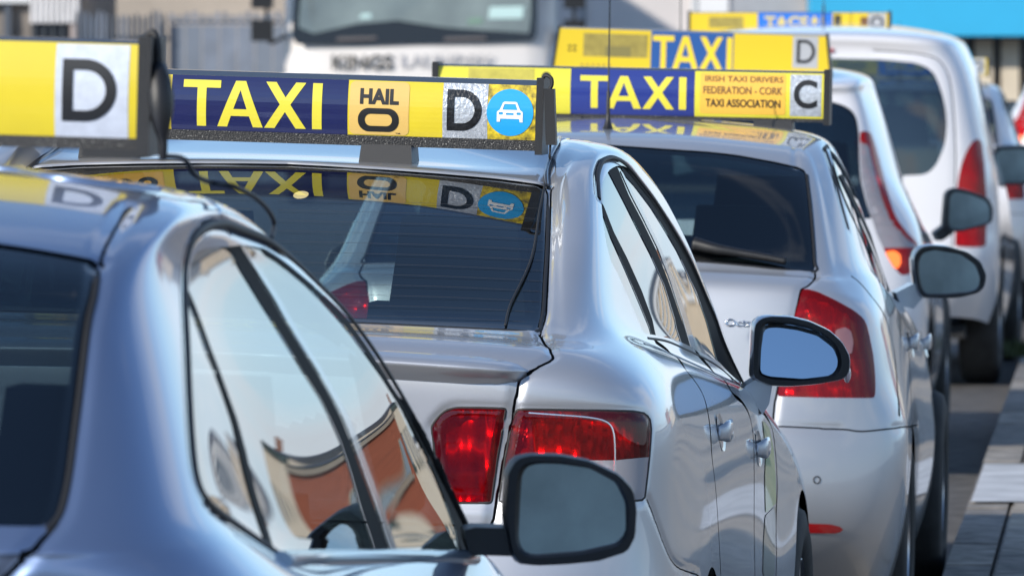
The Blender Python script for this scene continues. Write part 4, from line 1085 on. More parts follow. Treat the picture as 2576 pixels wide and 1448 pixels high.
def taxi_d():
    c = Car('people_carrier_taxi', 'white people-carrier taxi with tall clear tail lamps and an orange light glowing', Pose(.70, 30.5, .09, .0), NET_D, WHITE, ds=(.014, .035, .014))
    s = c.sheet
    WIN = [(1500,225),(1700,228),(1900,234),(2000,240),(2060,248),(2097,257),(2125,266),(2147,281),(2157,305),(2161,340),(2162,400),(2165,450),(2178,505),(2195,555),(2206,595),(2200,640),(2000,640),(1500,630)]
    lampP = [(2163,331),(2178,330),(2190,334),(2200,360),(2212,400),(2224,450),(2237,500),(2247,530),(2257,552),(2280,583),(2308,611),(2311,624),(2304,650),(2297,684),(2282,691),(2266,692),(2247,670),(2232,645),(2222,624),(2206,590),(2194,552),(2180,505),(2167,450),(2164,395)]
    c.groove()
    R_win = c.region('w', WIN, 3, ymax=.8, zmin=1.0); R_l = c.region('l', lampP, 3, ymax=.8)
    DLO = [(2218,232),(2218,262),(2232,318),(2247,375),(2268,440),(2290,505),(2312,555),(2334,588),(2358,596),(2366,596),(2350,540),(2326,460),(2296,384),(2262,306),(2234,240)]
    R_side = c.region('s', DLO, 2, ymin=.55, ymax=3.2, zmin=.8, fcut=-.5)
    WS = c.plan([(-1,3.0),(.30,2.98),(.52,2.9),(.62,2.75),(.57,2.45),(.50,2.2),(.2,2.1),(-1,2.1)], 1.0)
    rest = s.piece()
    lp, rest = rest.cut(R_l(rest)); win, rest = rest.cut(R_win(rest))
    c.both(win.shifted(-.003), 'rear_window', AGLASS)
    redlow = soft([(2215,625),(2222,624),(2311,622),(2320,640),(2300,700),(2260,700),(2240,670)], 1)
    lo, up_ = lp.cut(sdf2(lp.A[:, 6:8], redlow))
    redup = soft([(2150,325),(2200,325),(2200,345),(2214,400),(2240,500),(2262,550),(2320,612),(2311,622),(2286,606),(2242,560),(2218,500),(2194,410),(2184,366),(2150,352)], 1)
    ru, cl = up_.cut(sdf2(up_.A[:, 6:8], redup))
    lamp(c, cl, glass_mat('milky lens', (.9,.88,.88), ior=1.45, body=(.50,.47,.50,.55)), ribs=20, depth=.03, refl=mat('silver lamp bowl', (.75,.72,.74), .35, .5), amp=.01); lamp(c, ru, REDLENS2, ribs=30); o = lamp(c, lo, REDLENS2, ribs=30)
    gl_ = soft([(2226,634),(2248,630),(2264,640),(2266,660),(2258,678),(2248,672),(2236,655)], 2)
    a_, _ = lo.cut(sdf2(lo.A[:, 6:8], gl_)); c.side(a_, 'lit_lens', mat('lit orange lens', (1, .18, .03), .3, emit=1.1, ecol=(1, .16, .03)), .003, o)
    side, rest = rest.cut(R_side(rest)); side = side.shifted(-.004)
    top = soft([(2225,225),(2232,250),(2256,310),(2288,388),(2318,464),(2344,545),(2360,598),(2400,598),(2360,500),(2300,370),(2250,240)], 2)
    b_, side = side.cut(sdf2(side.A[:, 6:8], top)); c.side(b_, 'window_frame', BLACKG, .004)
    for yq in np.linspace(395, 590, 9):
        xl_ = np.interp(yq, [395, 450, 505, 552, 590], [2166, 2170, 2183, 2197, 2210]); xr_ = np.interp(yq, [395, 450, 505, 552, 590], [2188, 2202, 2216, 2236, 2266])
        P, N = c.line([(xl_, yq), ((xl_+xr_)/2, yq-3), (xr_, yq-8)], 10)
        for mi in (False, True): strip('lamp_rib', P, N, .010, .002, mat('rib grey', (.25, .24, .26), .4), c.root, mi)
    c.side(side, 'side_window', SGLASS)
    ws, rest = rest.cut(WS(rest)); c.both(ws, 'windscreen', GLASS)
    for y in (.95, 3.45): _, rest = rest.cut(c.arch(y, .35)(rest))
    c.panels(rest, lambda p: 'body'); c.lining([R_win, R_side, WS, R_l])
    outer = [(2382,487),(2390,477),(2403,473),(2437,479),(2488,499),(2499,524),(2497,559),(2470,570),(2417,583),(2382,581),(2375,570),(2379,520)]
    gl = [(2390,492),(2400,481),(2437,487),(2481,504),(2492,525),(2490,556),(2466,564),(2417,576),(2390,574),(2387,550)]
    arm = ([(2352,585),(2385,560),(2400,585),(2372,605),(2360,605)], BLACKP)
    for rgt in (True, False): mirror_part(c.root, c.pose, 2.7, outer, gl, arm, BLACKP, BLACKP, (R(5), R(1.2)), rgt)
    p = c.pose.pick(1712, 181, .62); roof_aerial(c.root, p, .40)
    add_wheels(c.root, [(.755, .95), (.755, 3.45), (-.755, .95), (-.755, 3.45)])
    for x in (-.36, .36): headrest_seat(c.root, x, 1.2, 1.1)
    for x in (-.36, .36): headrest_seat(c.root, x, 2.05, 1.08)
    return c

# ---- E: the white van-like taxi
NET_E = cols([
 [(0,.1,.35),(0,.0,.5),(0,0,.65),(0,.04,.75),(0,.05,.85),(0,.06,1.0),(0,.065,1.08),(0,.07,1.15),(0,.08,1.22),(0,.12,1.46),(0,.17,1.64),(0,.33,1.715),(0,1.4,1.75)],
 [(.33,.1,.35),(.35,.0,.5),(.35,.0,.65),(.35,.04,.75),(.35,.05,.85),(.35,.06,1.0),(.35,.065,1.08),(.34,.07,1.15),(.34,.08,1.22),(.33,.12,1.46),(.33,.175,1.635),(.30,.34,1.71),(0,1.42,1.75)],
 [(.6,.12,.35),(.63,.03,.5),(.64,.02,.65),(.64,.055,.75),(.64,.065,.85),(.64,.075,1.0),(.63,.08,1.08),(.63,.085,1.15),(.62,.095,1.22),(.60,.14,1.46),(.575,.21,1.62),(.48,.40,1.70),(0,1.45,1.75)],
 [(.78,.3,.33),(.83,.2,.5),(.85,.18,.65),(.84,.18,.75),(.835,.18,.85),(.825,.185,1.0),(.81,.19,1.08),(.80,.2,1.15),(.785,.21,1.22),(.735,.27,1.46),(.67,.38,1.615),(.54,.6,1.695),(0,1.5,1.75)],
 [(.84,.7,.28),(.87,.6,.45),(.88,.55,.62),(.88,.55,.75),(.875,.55,.85),(.865,.55,1.0),(.85,.55,1.08),(.835,.56,1.15),(.82,.57,1.22),(.765,.62,1.46),(.69,.72,1.62),(.55,.9,1.70),(0,1.55,1.75)],
 [(.84,1.2,.26),(.87,1.2,.42),(.88,1.2,.6),(.88,1.2,.74),(.875,1.2,.86),(.86,1.2,.98),(.85,1.2,1.06),(.835,1.2,1.12),(.82,1.2,1.18),(.765,1.25,1.43),(.69,1.3,1.61),(.55,1.35,1.695),(0,1.65,1.75)],
 [(.84,1.9,.24),(.87,1.9,.38),(.88,1.9,.58),(.875,1.9,.72),(.87,1.9,.84),(.85,1.9,.94),(.83,1.9,1.0),(.81,1.9,1.05),(.79,1.9,1.1),(.74,1.9,1.36),(.67,1.9,1.57),(.52,1.9,1.675),(0,1.85,1.74)],
 [(.83,2.6,.24),(.86,2.6,.38),(.87,2.6,.56),(.865,2.6,.68),(.85,2.6,.79),(.835,2.6,.88),(.815,2.6,.93),(.79,2.6,.965),(.77,2.6,1.0),(.72,2.5,1.17),(.66,2.35,1.38),(.48,2.25,1.56),(0,2.2,1.68)],
 [(.82,3.0,.24),(.85,3.0,.36),(.86,3.0,.54),(.85,3.0,.65),(.84,3.0,.75),(.82,3.0,.83),(.80,3.0,.87),(.78,3.0,.90),(.76,3.0,.925),(.71,2.85,1.06),(.65,2.65,1.22),(.46,2.6,1.36),(0,2.6,1.45)],
] + FRONT(4.38))
def taxi_e():
    c = Car('van_taxi', 'white van-like taxi with a big dark tailgate window and tall red tail lamps', Pose(1.42, 37.8, .10, .0), NET_E, WHITE, ds=(.016, .04, .016))
    s = c.sheet
    WIN = [(1800,146),(2000,146),(2092,147),(2217,150),(2300,158),(2330,168),(2350,185),(2362,212),(2372,242),(2380,280),(2382,312),(2380,345),(2374,372),(2357,412),(2340,432),(2322,440),(2200,445),(1800,445)]
    lampP = [(2458,349),(2466,350),(2471,362),(2476,410),(2480,475),(2481,560),(2480,621),(2440,622),(2402,620),(2404,560),(2407,478),(2412,440),(2420,408),(2433,377),(2446,356)]
    c.gap([(2200,128),(2300,134),(2362,150),(2385,180),(2396,240),(2402,320),(2404,420),(2400,520),(2396,640),(2392,700)], w=.006, soft_r=.012, depth=.004, n=60)
    c.groove()
    R_win = c.region('w', WIN, 4, ymax=.6, zmin=1.0); R_l = c.region('l', lampP, 4, ymax=.7)
    DLO = [(2452,190),(2452,250),(2470,330),(2486,380),(2500,400),(2520,430),(2515,360),(2490,280),(2468,215)]
    R_side = c.region('s', DLO, 2, ymin=.6, ymax=3.2, zmin=.8, fcut=-.5)
    WS = c.plan([(-1,3.0),(.30,2.98),(.52,2.9),(.62,2.75),(.57,2.5),(.50,2.3),(.2,2.25),(-1,2.25)], 1.0)
    rest = s.piece()
    lp, rest = rest.cut(R_l(rest)); win, rest = rest.cut(R_win(rest))
    c.both(win.shifted(-.003), 'rear_window', AGLASS)
    o = lamp(c, lp, REDLENS2, ribs=25)
    side, rest = rest.cut(R_side(rest)); c.side(side.shifted(-.003), 'side_window', SGLASS)
    ws, rest = rest.cut(WS(rest)); c.both(ws, 'windscreen', GLASS)
    for y in (.85, 3.45): _, rest = rest.cut(c.arch(y, .35)(rest))
    c.panels(rest, lambda p: 'tailgate' if p.co[:, 1].max() < .7 else 'body'); c.lining([R_win, R_side, WS, R_l])
    P, N = s.on([(2084,127)]); p = P[0]
    box_ob('brake_light', (p[0]-.02, p[0]+.025, p[1]-.012, p[1]+.01, p[2]-.009, p[2]+.009), mat('red reflector'), c.root, .003)
    outer = [(2500,377),(2508,370),(2530,367),(2585,366),(2612,385),(2618,420),(2610,455),(2580,464),(2510,466),(2500,450),(2497,410)]
    gl = [(2507,382),(2515,376),(2580,374),(2604,390),(2610,420),(2602,448),(2575,457),(2514,458),(2507,440)]
    arm = ([(2482,440),(2505,430),(2510,460),(2495,470),(2485,470)], BLACKP)
    for rgt in (True, False): mirror_part(c.root, c.pose, 2.75, outer, gl, arm, BLACKP, BLACKP, (R(5), R(1.2)), rgt)
    p = c.pose.pick(2072, 74, 1.3); roof_aerial(c.root, p, .42)
    add_wheels(c.root, [(.775, .85), (.775, 3.45), (-.775, .85), (-.775, 3.45)])
    for x in (-.36, .36): headrest_seat(c.root, x, 1.2, 1.15)
    return c

def copy_tree(o, parent=None, n=0):
    c = o.copy(); link(c, parent)
    for ch in [x for x in COL.objects if x.parent == o]: copy_tree(ch, c, n+1)
    return c
CB = taxi_b(); CA = taxi_a(); CC = taxi_c(); CD = taxi_d(); CE = taxi_e()
def far_copy(src, label, loc, yaw, name):
    r = copy_tree(src.root); r.name = name
    r.location = (*loc, 0); r.rotation_euler = (0, 0, -yaw); r['label'] = label
    return r
def recolour(root, name, m):
    for ch in [x for x in COL.objects if x.parent == root and x.name.split('.')[0] == name]:
        ch.material_slots[0].link = 'OBJECT'; ch.material_slots[0].material = m
F_ = far_copy(CC, 'silver taxi beyond the white van-like one, mostly hidden by its mirror', (2.18, 45.6), .10, 'liftback_taxi'); F_.scale = (.94, .94, .93)
G_ = far_copy(CD, 'tall white people carrier with a red tail lamp, farthest away at the right edge', (4.18, 52.5), .10, 'people_carrier_taxi'); G_.scale = (1.1, 1.1, 1.09)
recolour(G_, 'tail_lamp', REDLENS2)

# ------------------------------------------------------------------ taxi roof signs
YEL = mat('sign yellow', (.70, .55, .025), .35, 0, .35, .12, noise=.04, nscale=14)
YEL2 = mat('sign golden yellow', (.72, .52, .02), .35, 0, .35, .12)
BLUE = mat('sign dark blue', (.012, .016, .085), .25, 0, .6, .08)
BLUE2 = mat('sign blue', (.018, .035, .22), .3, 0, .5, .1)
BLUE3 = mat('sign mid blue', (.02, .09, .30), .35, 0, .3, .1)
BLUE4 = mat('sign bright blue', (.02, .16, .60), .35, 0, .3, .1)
GOLD = mat('sticker gold', (.72, .47, .13), .4, 0, .3, noise=.03, nscale=8)
ORNG = mat('sticker orange', (.85, .48, .06), .4, 0, .3)
INK = mat('black print', (.012, .012, .013), .4)
LETY = mat('letter yellow', (.74, .64, .05), .35, 0, .4)
LETY2 = mat('letter ochre', (.75, .52, .06), .4)
PLATE = mat('silver plate film', (.50, .53, .57), .32, .35, .3, noise=.22, nscale=90, bump=.5, bscale=140)
SKYB = mat('sticker sky blue', (.02, .36, .75), .3, 0, .5)
WPR = mat('white print', (.80, .81, .82), .35)
OCH = mat('faded ochre print', (.30, .24, .05), .6, noise=.2, nscale=40)
OCH2 = mat('faded yellow print', (.46, .40, .06), .6, noise=.15, nscale=40)
GRIME = mat('grimy black rail', (.010, .010, .011), .45, noise=.5, nscale=260, bump=.4, bscale=300)
_r = [n for n in GRIME.node_tree.nodes if n.type == 'VALTORGB'][0].color_ramp      # pale grit specks
_r.elements[0].position = .60; _r.elements[0].color = (.009, .009, .010, 1); _r.elements[1].position = .72; _r.elements[1].color = (.30, .29, .27, 1)
RAIL = mat('sky tinted rail', (.10, .14, .22), .18, .5, 1)  # dark rail, base lifted bluish to paint in the sky's reflection
PEEL = mat('worn yellow print', (.80, .60, .02), .5, noise=.1, nscale=70, dirt=(.10, .08, .02))

T_ = [[(0,1),(.78,1),(.78,.835),(.485,.835),(.485,0),(.295,0),(.295,.835),(0,.835)]]
A_ = [[(0,0),(.37,1),(.58,1),(.95,0),(.745,0),(.665,.235),(.285,.235),(.205,0)], [(.335,.385),(.615,.385),(.475,.80)]]
X_ = [[(0,0),(.325,.515),(.02,1),(.235,1),(.44,.67),(.645,1),(.855,1),(.545,.515),(.87,0),(.655,0),(.435,.355),(.215,0)]]
I_ = [[(0,0),(0,1),(.2,1),(.2,0)]]
def letters_taxi(wd, h, cx, cz, gap=(.0, .02, .13)):
    x = 0; loops = []
    for L, wl, g in zip((T_, A_, X_, I_), (.78, .95, .87, .2), (-.06, .03, .13, 0)):
        loops += [[[x+a, b] for a, b in lp] for lp in L]; x += wl+g
    k = wd / x
    return [[(cx-wd/2+a*k, cz-h/2+b*h) for a, b in lp] for lp in loops]
def letter_d(x0, x1, z0, z1, st=.24):
    w_, h = x1-x0, z1-z0
    def dl(i):
        a = i*w_; r_ = h/2-a
        return [(x0+a, z0+a), (x0+w_*.42, z0+a)] + arc(x0+w_*.42, (z0+z1)/2, w_*.58-a, -86, 86, 18, r_) + [(x0+w_*.42, z1-a), (x0+a, z1-a)]
    return [dl(0), dl(st)]
def car_icon(cx, cz, k):
    body = [(-1,-.8),(-1,.0),(-.98,.12),(-.78,.28),(-.55,.92),(-.42,1.0),(.42,1.0),(.55,.92),(.78,.28),(.98,.12),(1,0),(1,-.8),(.76,-.8),(.72,-.52),(-.72,-.52),(-.76,-.8)]
    win = [(-.58,.28),(-.42,.80),(.42,.80),(.58,.28)]
    lamps = [rrect(-.85,-.52,-.16,.06,.08,3), rrect(.52,.85,-.16,.06,.08,3), rrect(-.30,.30,-.18,.0,.07,3)]
    return [[(cx+a*k, cz+b*k*.86) for a, b in L] for L in [body, win] + lamps]

class RoofSign:
    """x across the roof, z up, front of the picture side towards -y; the printed face is curved by 'bulge'"""
    def __init__(self, label, pose, yl, pxl, pxr, pxtop, pxbot, depth=.10, bulge=.012, rails=(.012, .022), caps=.016, slant=0.0, railm=None, feet=True, cy=0):
        a, b = pose.pick(pxl[0], pxl[1], yl), pose.pick(pxr[0], pxr[1], yl)
        self.s = FPX / (pose.O[1] + yl)
        self.h = (pxbot - pxtop) / self.s; self.w = (pxr[0]-pxl[0]) / self.s
        c = (a + b) / 2; self.slant = slant
        roll = math.atan2(-(b[2]-a[2]), b[0]-a[0])
        self.org = pose.world(c); M = Matrix([list(r_) for r_ in pose.M]).to_3x3() @ Matrix.Rotation(roll, 3, 'Y')
        self.pose = pose; self.cx = (pxl[0]+pxr[0])/2; self.bulge, self.depth = bulge, depth
        self.root = empty('taxi_roof_sign', label, 'taxi sign', tuple(self.org), M.to_euler(), 'taxi signs on the roofs')
        r_ = self.root; hw, hh = self.w/2, self.h/2
        self.f0, self.f1 = -hh + rails[1], hh - rails[0]       # printed face
        # core box between the faces
        bm = bmesh.new(); n = 12; pts = []
        for i in range(n+1):
            z = self.f0 + (self.f1-self.f0)*i/n; pts.append((self.face(z)+.0006, z))
        prof = pts + [(-y, z) for y, z in pts[::-1]]
        for sx in (1,):
            L = [bm.verts.new((-self.edge(z), y, z)) for y, z in prof]; Rr = [bm.verts.new((self.edge(z), y, z)) for y, z in prof]
            bm.faces.new(L); bm.faces.new(Rr[::-1])
            for i in range(len(prof)): bm.faces.new((L[i], Rr[i], Rr[(i+1) % len(prof)], L[(i+1) % len(prof)]))
        bm_ob('housing', bm, YEL, r_)
        d = depth/2
        for nm, z0, z1, g, m in (('top_rail', self.f1, hh, -.002, railm or RAIL), ('bottom_rail', -hh, self.f0, .003, GRIME)):
            bm = bmesh.new(); e0, e1 = self.edge(z0), self.edge(z1)
            box(bm, -e0, e0, -d-g, d+g, z0, z1)
            for v in bm.verts:
                if v.co.z > (z0+z1)/2: v.co.x = math.copysign(e1, v.co.x)
            bm_ob(nm, bm, m, r_, smooth=True, bevel=min(.004, (z1-z0)*.35), segs=3)
        for sx in (-1, 1):
            bm = bmesh.new(); box(bm, 0, caps, -d-bulge-.004, d+bulge+.004, -hh-.008, hh+.006)
            for v in bm.verts: v.co.x = sx*(self.edge(v.co.z)+v.co.x)
            bm_ob('end_cap', bm, BLACKP, r_, smooth=True, bevel=.006, segs=4)
        if feet:
            for sx in (-.5, .12, .62) if feet is True else feet:
                bm = bmesh.new(); x = sx*hw
                box(bm, x-.055, x+.055, -d-.012, d+.012, -hh-.045, -hh+.004)
                for v in bm.verts:
                    if v.co.z < -hh-.02: v.co.y *= 1.18; v.co.x = x+(v.co.x-x)*1.08
                bm_ob('mounting_foot', bm, BLACKP, r_, smooth=True, bevel=.012, segs=4)
    def edge(self, z): return self.w/2 - self.slant*(z/self.h+.5)*self.w/2
    def face(self, z):
        m = (self.f0+self.f1)/2; t = (z-m)/((self.f1-self.f0)/2)
        return -(self.depth/2 + self.bulge*(1-t*t))
    def X(self, px): return (px-self.cx)/self.s
    def Z(self, t): return self.f0 + (self.f1-self.f0)*t        # t = 0 bottom, 1 top of the face
    def put(self, name, me, m, parent=None, lift=.0012):
        bm = bmesh.new(); bm.from_mesh(me); bpy.data.meshes.remove(me)
        zs = [v.co.y for v in bm.verts]; z0, z1 = min(zs), max(zs); n = int((z1-z0)/.011)+1
        if self.bulge:
            for i in range(1, n):
                bmesh.ops.bisect_plane(bm, geom=bm.verts[:]+bm.edges[:]+bm.faces[:], plane_co=(0, z0+(z1-z0)*i/n, 0), plane_no=(0, 1, 0))
        for v in bm.verts: v.co = Vector((v.co.x, self.face(v.co.y)-lift, v.co.y))
        ob = bm_ob(name, bm, m, parent or self.root)
        me2 = ob.data
        if me2.polygons and sum(p.normal.y for p in me2.polygons) > 0: me2.flip_normals()
        return ob
    def panel(self, name, x0, x1, m, t0=0, t1=1, r=0, parent=None, lift=.0012):
        z0, z1 = self.Z(t0), self.Z(t1)
        if r: L = rrect(x0, x1, z0, z1, r)
        else: L = [(min(x0, self.edge(z0)), z0), (min(x1, self.edge(z0)), z0), (min(x1, self.edge(z1)), z1), (max(x0, -self.edge(z1)), z1)]
        if not r: L[0] = (max(x0, -self.edge(z0)), z0)
        return self.put(name, shape2d([L]), m, parent, lift)
    def text(self, s, x0, x1, t0, t1, m, parent, bold=.012, lift=.0024, name='lettering'):
        z0, z1 = self.Z(t0), self.Z(t1)
        me = fit_text(s, x1-x0, z1-z0, bold)
        v = np.array([q.co[:] for q in me.vertices]); v[:, 0] += (x0+x1)/2; v[:, 1] += (z0+z1)/2
        me.vertices.foreach_set('co', v.ravel().astype(np.float32))
        return self.put(name, me, m, parent, lift)
    def shape(self, loops, m, parent, lift=.0024, name='lettering'):
        return self.put(name, shape2d(loops), m, parent, lift)

# B: the sharp one
sb = RoofSign('long blue TAXI sign with gold sticker and blue car disc, on the silver saloon', CB.pose, 1.44, (70, 251), (1362, 291), 183, 359, depth=.085, bulge=.012, rails=(.011, .023), feet=(-.68, .42))
X = sb.X
pa = sb.panel('face_panel', -sb.w/2, X(440), YEL)
st = sb.panel('number_sticker', X(128), X(412), ORNG, .06, .94, parent=pa, lift=.002)
sb.text('0236', X(160), X(395), .2, .8, INK, pa, .02, .003)
pb = sb.panel('face_panel', X(440), X(887), BLUE)
sb.shape(letters_taxi((822-470)/sb.s, sb.h*.655, X(646), sb.Z(.50)), LETY, pb)
pc = sb.panel('face_panel', X(887.6), X(1362), YEL)
hs = sb.panel('gold_sticker', X(892), X(1042), GOLD, .015, .985, r=.012, parent=pc, lift=.0022)
sb.text('HAIL', X(918), X(1016), .57, .86, INK, pc, .045, .0032)
zo0, zo1 = sb.Z(.07), sb.Z(.50)
sb.shape([rrect(X(914), X(1017), zo0, zo1, .024, 10), rrect(X(931), X(1000), zo0+.0125, zo1-.0125, .013, 8)], INK, pc, .0032)
sb.text('TM', X(1008), X(1020), .035, .06, INK, pc, .01, .0032)
pd_ = sb.panel('plate_sticker', X(1127), X(1240), PLATE, 0, 1, parent=pc, lift=.0022)
sb.shape(letter_d(X(1138), X(1226), sb.Z(.135), sb.Z(.885), .21), mat('scuffed black film', (.012, .012, .013), .3, .1, .3, noise=.6, nscale=60, bump=.5, bscale=120), pc, .0034)
sb.panel('worn_panel', X(1240.5), X(1361), PEEL, 0, 1, parent=pc, lift=.0020)
cz = sb.Z(.495)
sb.shape([arc(X(1297), cz, .0512, 0, 354, 60)], SKYB, pc, .0034, 'disc_sticker')
sb.shape(car_icon(X(1297), cz-.001, .0285), WPR, pc, .0046, 'car_symbol')
# cable plug and lead hanging at the right-hand end
hw = sb.w/2
bm = bmesh.new(); box(bm, hw+.022, hw+.044, -.075, -.045, -.062, .060)
for v in bm.verts:
    v.co.x += .004*(1 if v.co.z < 0 else -1)
bm_ob('cable_plug', bm, BLACKP, sb.root, smooth=True, bevel=.007, segs=3)
tube('cable_loop', [(hw+.008, -.05, .072), (hw+.018, -.058, .088), (hw+.032, -.062, .083), (hw+.034, -.062, .068), (hw+.026, -.06, .055)], .004, RUBBER, sb.root)
def wire_on(car, sign, pts, r, name, first=None, lift=.004):
    P, N = car.sheet.on(pts); X_, M_ = smooth_line(P, N, 90); W_ = car.pose.world(X_ + M_*lift)
    inv = np.linalg.inv(np.array(sign.root.matrix_basis.to_3x3())); Q = (W_ - sign.org) @ inv.T
    if first is not None: Q = np.vstack([np.array(first), Q])
    tube(name, Q, r, RUBBER, sign.root, n=160, sides=6)
bpy.context.view_layer.update()
wire_on(CB, sb, [(1390,400),(1378,440),(1366,490),(1356,540),(1348,600),(1338,650),(1318,700),(1295,745),(1280,780),(1271,822)], .0028, 'power_cable', [(hw+.034, -.058, -.06), (hw+.033, -.055, -.09)])

# A: nearest, soft
sa = RoofSign('yellow sign with a silver D plate at the left edge, on the nearest car', CA.pose, 1.46, (-1500, 186), (380, 240), 100, 374, depth=.10, bulge=.010, rails=(.006, .018), caps=.020, feet=(-.6, .1))
X = sa.X
pa = sa.panel('face_panel', -sa.w/2, X(-760), YEL)
pb = sa.panel('face_panel', X(-759), X(-200), BLUE)
sa.shape(letters_taxi(.30, sa.h*.62, X(-480), sa.Z(.5)), LETY, pb)
pc = sa.panel('face_panel', X(-199), sa.w/2, YEL)
sa.panel('plate_sticker', X(172), X(357), mat('pale plate film', (.60, .64, .72), .3, .1, .4, noise=.08, nscale=60, bump=.2, bscale=100), -.01, .985, parent=pc, lift=.0022)
sa.shape(letter_d(X(190), X(328), sa.Z(.165), sa.Z(.83), .20), INK, pc, .0034)
hw = sa.w/2
box_ob('mounting_pad', (X(243), X(388), -.06, .06, -sa.h/2-.012, -sa.h/2+.002), BLACKP, sa.root, .005)
tube('cable_plug', [(hw+.026, -.03, .045), (hw+.030, -.045, .02), (hw+.036, -.055, -.03), (hw+.040, -.055, -.07), (hw+.040, -.05, -.095)], .014, BLACKP, sa.root, taper=lambda t: .55+1.0*math.sin(math.pi*min(1, t*1.15+.1))**1 if t < .8 else .5)
tube('cable_loop', [(hw+.002, -.02, .085), (hw+.016, -.025, .095), (hw+.024, -.028, .075), (hw+.026, -.03, .045)], .006, RUBBER, sa.root)
wire_on(CA, sa, [(683,600),(684,597)], .0035, 'cable_clip') if False else None
endp = CA.sheet.on([(681, 597)])[0][0]; endw = (CA.pose.world(endp) - sa.org) @ np.linalg.inv(np.array(sa.root.matrix_basis.to_3x3())).T
def sgn_pt(px, py, Y): return (at(px, py, Y) - sa.org) @ np.linalg.inv(np.array(sa.root.matrix_basis.to_3x3())).T
tube('power_cable', [(hw+.040, -.05, -.09), sgn_pt(462, 400, 12.1), sgn_pt(490, 440, 12.15), sgn_pt(535, 460, 12.25), sgn_pt(590, 470, 12.2), sgn_pt(640, 495, 12.4), sgn_pt(675, 530, 12.6), sgn_pt(690, 565, 12.7), endw], .0042, RUBBER, sa.root, n=90)

# C
sc_ = RoofSign('yellow and blue TAXI sign with a three-line orange sticker and silver C plate', CC.pose, 1.55, (1106, 224), (2076, 244), 169, 296, depth=.10, bulge=.014, rails=(.006, .010), caps=.018, feet=(-.35, .26, .74))
X = sc_.X
pa = sc_.panel('face_panel', -sc_.w/2, X(1440), mat('sign lemon', (.70, .63, .045), .35, 0, .35, .12))
sc_.panel('faded_print', X(1182), X(1348), OCH2, .62, .97, parent=pa, lift=.002)
sc_.text('2', X(1366), X(1396), .25, .92, INK, pa, .02)
sc_.text('| |', X(1118), X(1180), .1, .2, INK, pa)
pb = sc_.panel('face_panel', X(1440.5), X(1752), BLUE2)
sc_.shape(letters_taxi((1732-1465)/sc_.s, sc_.h*.64, X(1598), sc_.Z(.50)), LETY, pb)
pc = sc_.panel('face_panel', X(1752.5), sc_.w/2, mat('sign lemon'))
sc_.panel('text_sticker', X(1766), X(1980), ORNG, .07, .97, r=.006, parent=pc, lift=.0022)
sc_.text('IRISH TAXI DRIVERS', X(1778), X(1974), .78, .91, mat('brown print', (.16, .07, .02), .5), pc, .015, .0034)
sc_.text('FEDERATION - CORK', X(1774), X(1973), .51, .68, mat('brown print'), pc, .018, .0034)
sc_.text('TAXI ASSOCIATION', X(1780), X(1968), .22, .40, INK, pc, .02, .0034)
sc_.panel('plate_sticker', X(1992), X(2070), PLATE, .05, .97, parent=pc, lift=.0022)
sc_.text('C', X(2001), X(2060), .22, .86, INK, pc, .025, .0034)

# D: flat faces, sloping ends
sd = RoofSign('flat TAXI sign with sloping ends and a silver D plate, on the white people carrier', CD.pose, .62, (1396, 122), (2092, 144), 78, 189, depth=.12, bulge=.0, rails=(.006, .006), caps=.008, slant=.04, railm=mat('grey rail', (.20, .22, .26), .4), feet=(-.5, .5))
X = sd.X
pa = sd.panel('face_panel', -sd.w/2, X(1640), YEL2)
sd.panel('faded_print', X(1470), X(1632), OCH, .34, .90, parent=pa, lift=.002)
sd.panel('faded_print', X(1525), X(1590), mat('dark faded print', (.20, .17, .05), .6), .34, .60, parent=pa, lift=.003)
sd.text('= =', X(1432), X(1452), .45, .60, INK, pa)
sd.text('- - - - - -', X(1465), X(1540), .10, .16, OCH, pa)
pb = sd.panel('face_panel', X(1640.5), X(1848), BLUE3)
sd.shape(letters_taxi((1846-1646)/sd.s, sd.h*.76, X(1745), sd.Z(.49)), mat('letter gold', (.82, .60, .03), .4), pb)
pc = sd.panel('face_panel', X(1848.5), sd.w/2, YEL2)
sd.panel('plate_sticker', X(1997), X(2060), mat('plain grey plate', (.42, .43, .45), .45, .1), .21, .99, parent=pc, lift=.0022)
sd.shape(letter_d(X(2007), X(2053), sd.Z(.33), sd.Z(.90), .17), INK, pc, .0034)

# E
se = RoofSign('small TACSAI sign with yellow and blue panels, on the white van-like car', CE.pose, 1.5, (1738, 58), (2236, 58), 32, 86, depth=.10, bulge=.0, rails=(.004, .004), caps=.012, feet=(-.5, .5))
X = se.X
pa = se.panel('face_panel', -se.w/2, X(1908), YEL2)
se.panel('faded_print', X(1785), X(1872), OCH, .25, .8, parent=pa, lift=.002)
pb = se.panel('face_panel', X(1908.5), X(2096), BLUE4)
se.text('TACSAI', X(1925), X(2076), .22, .84, mat('letter sand', (.62, .50, .14), .5), pb, .035)
pc = se.panel('face_panel', X(2096.5), se.w/2, YEL2)
se.panel('number_sticker', X(2100), X(2118), mat('dark print', (.05, .04, .02), .5), .1, .9, parent=pc, lift=.002)
se.panel('sticker', X(2166), X(2190), mat('brown print'), .1, .8, parent=pc, lift=.002)
se.panel('plate_sticker', X(2186), X(2230), mat('plain grey plate'), .05, .97, parent=pc, lift=.0024)
se.text('O', X(2192), X(2224), .2, .85, INK, pc, .02, .0036)
# F, G: two more far up the rank
def far_sign(label, car, src, z, y):
    r = copy_tree(src.root); r['label'] = label
    loc = Matrix.Rotation(-.10, 3, 'Z') @ Vector((0, y, z)); r.location = car.location + loc; r.rotation_euler = (0, 0, -.10)
    return r
far_sign('blurred sign on the far silver car, showing beside the van roof', F_, se, 1.47, 1.4)

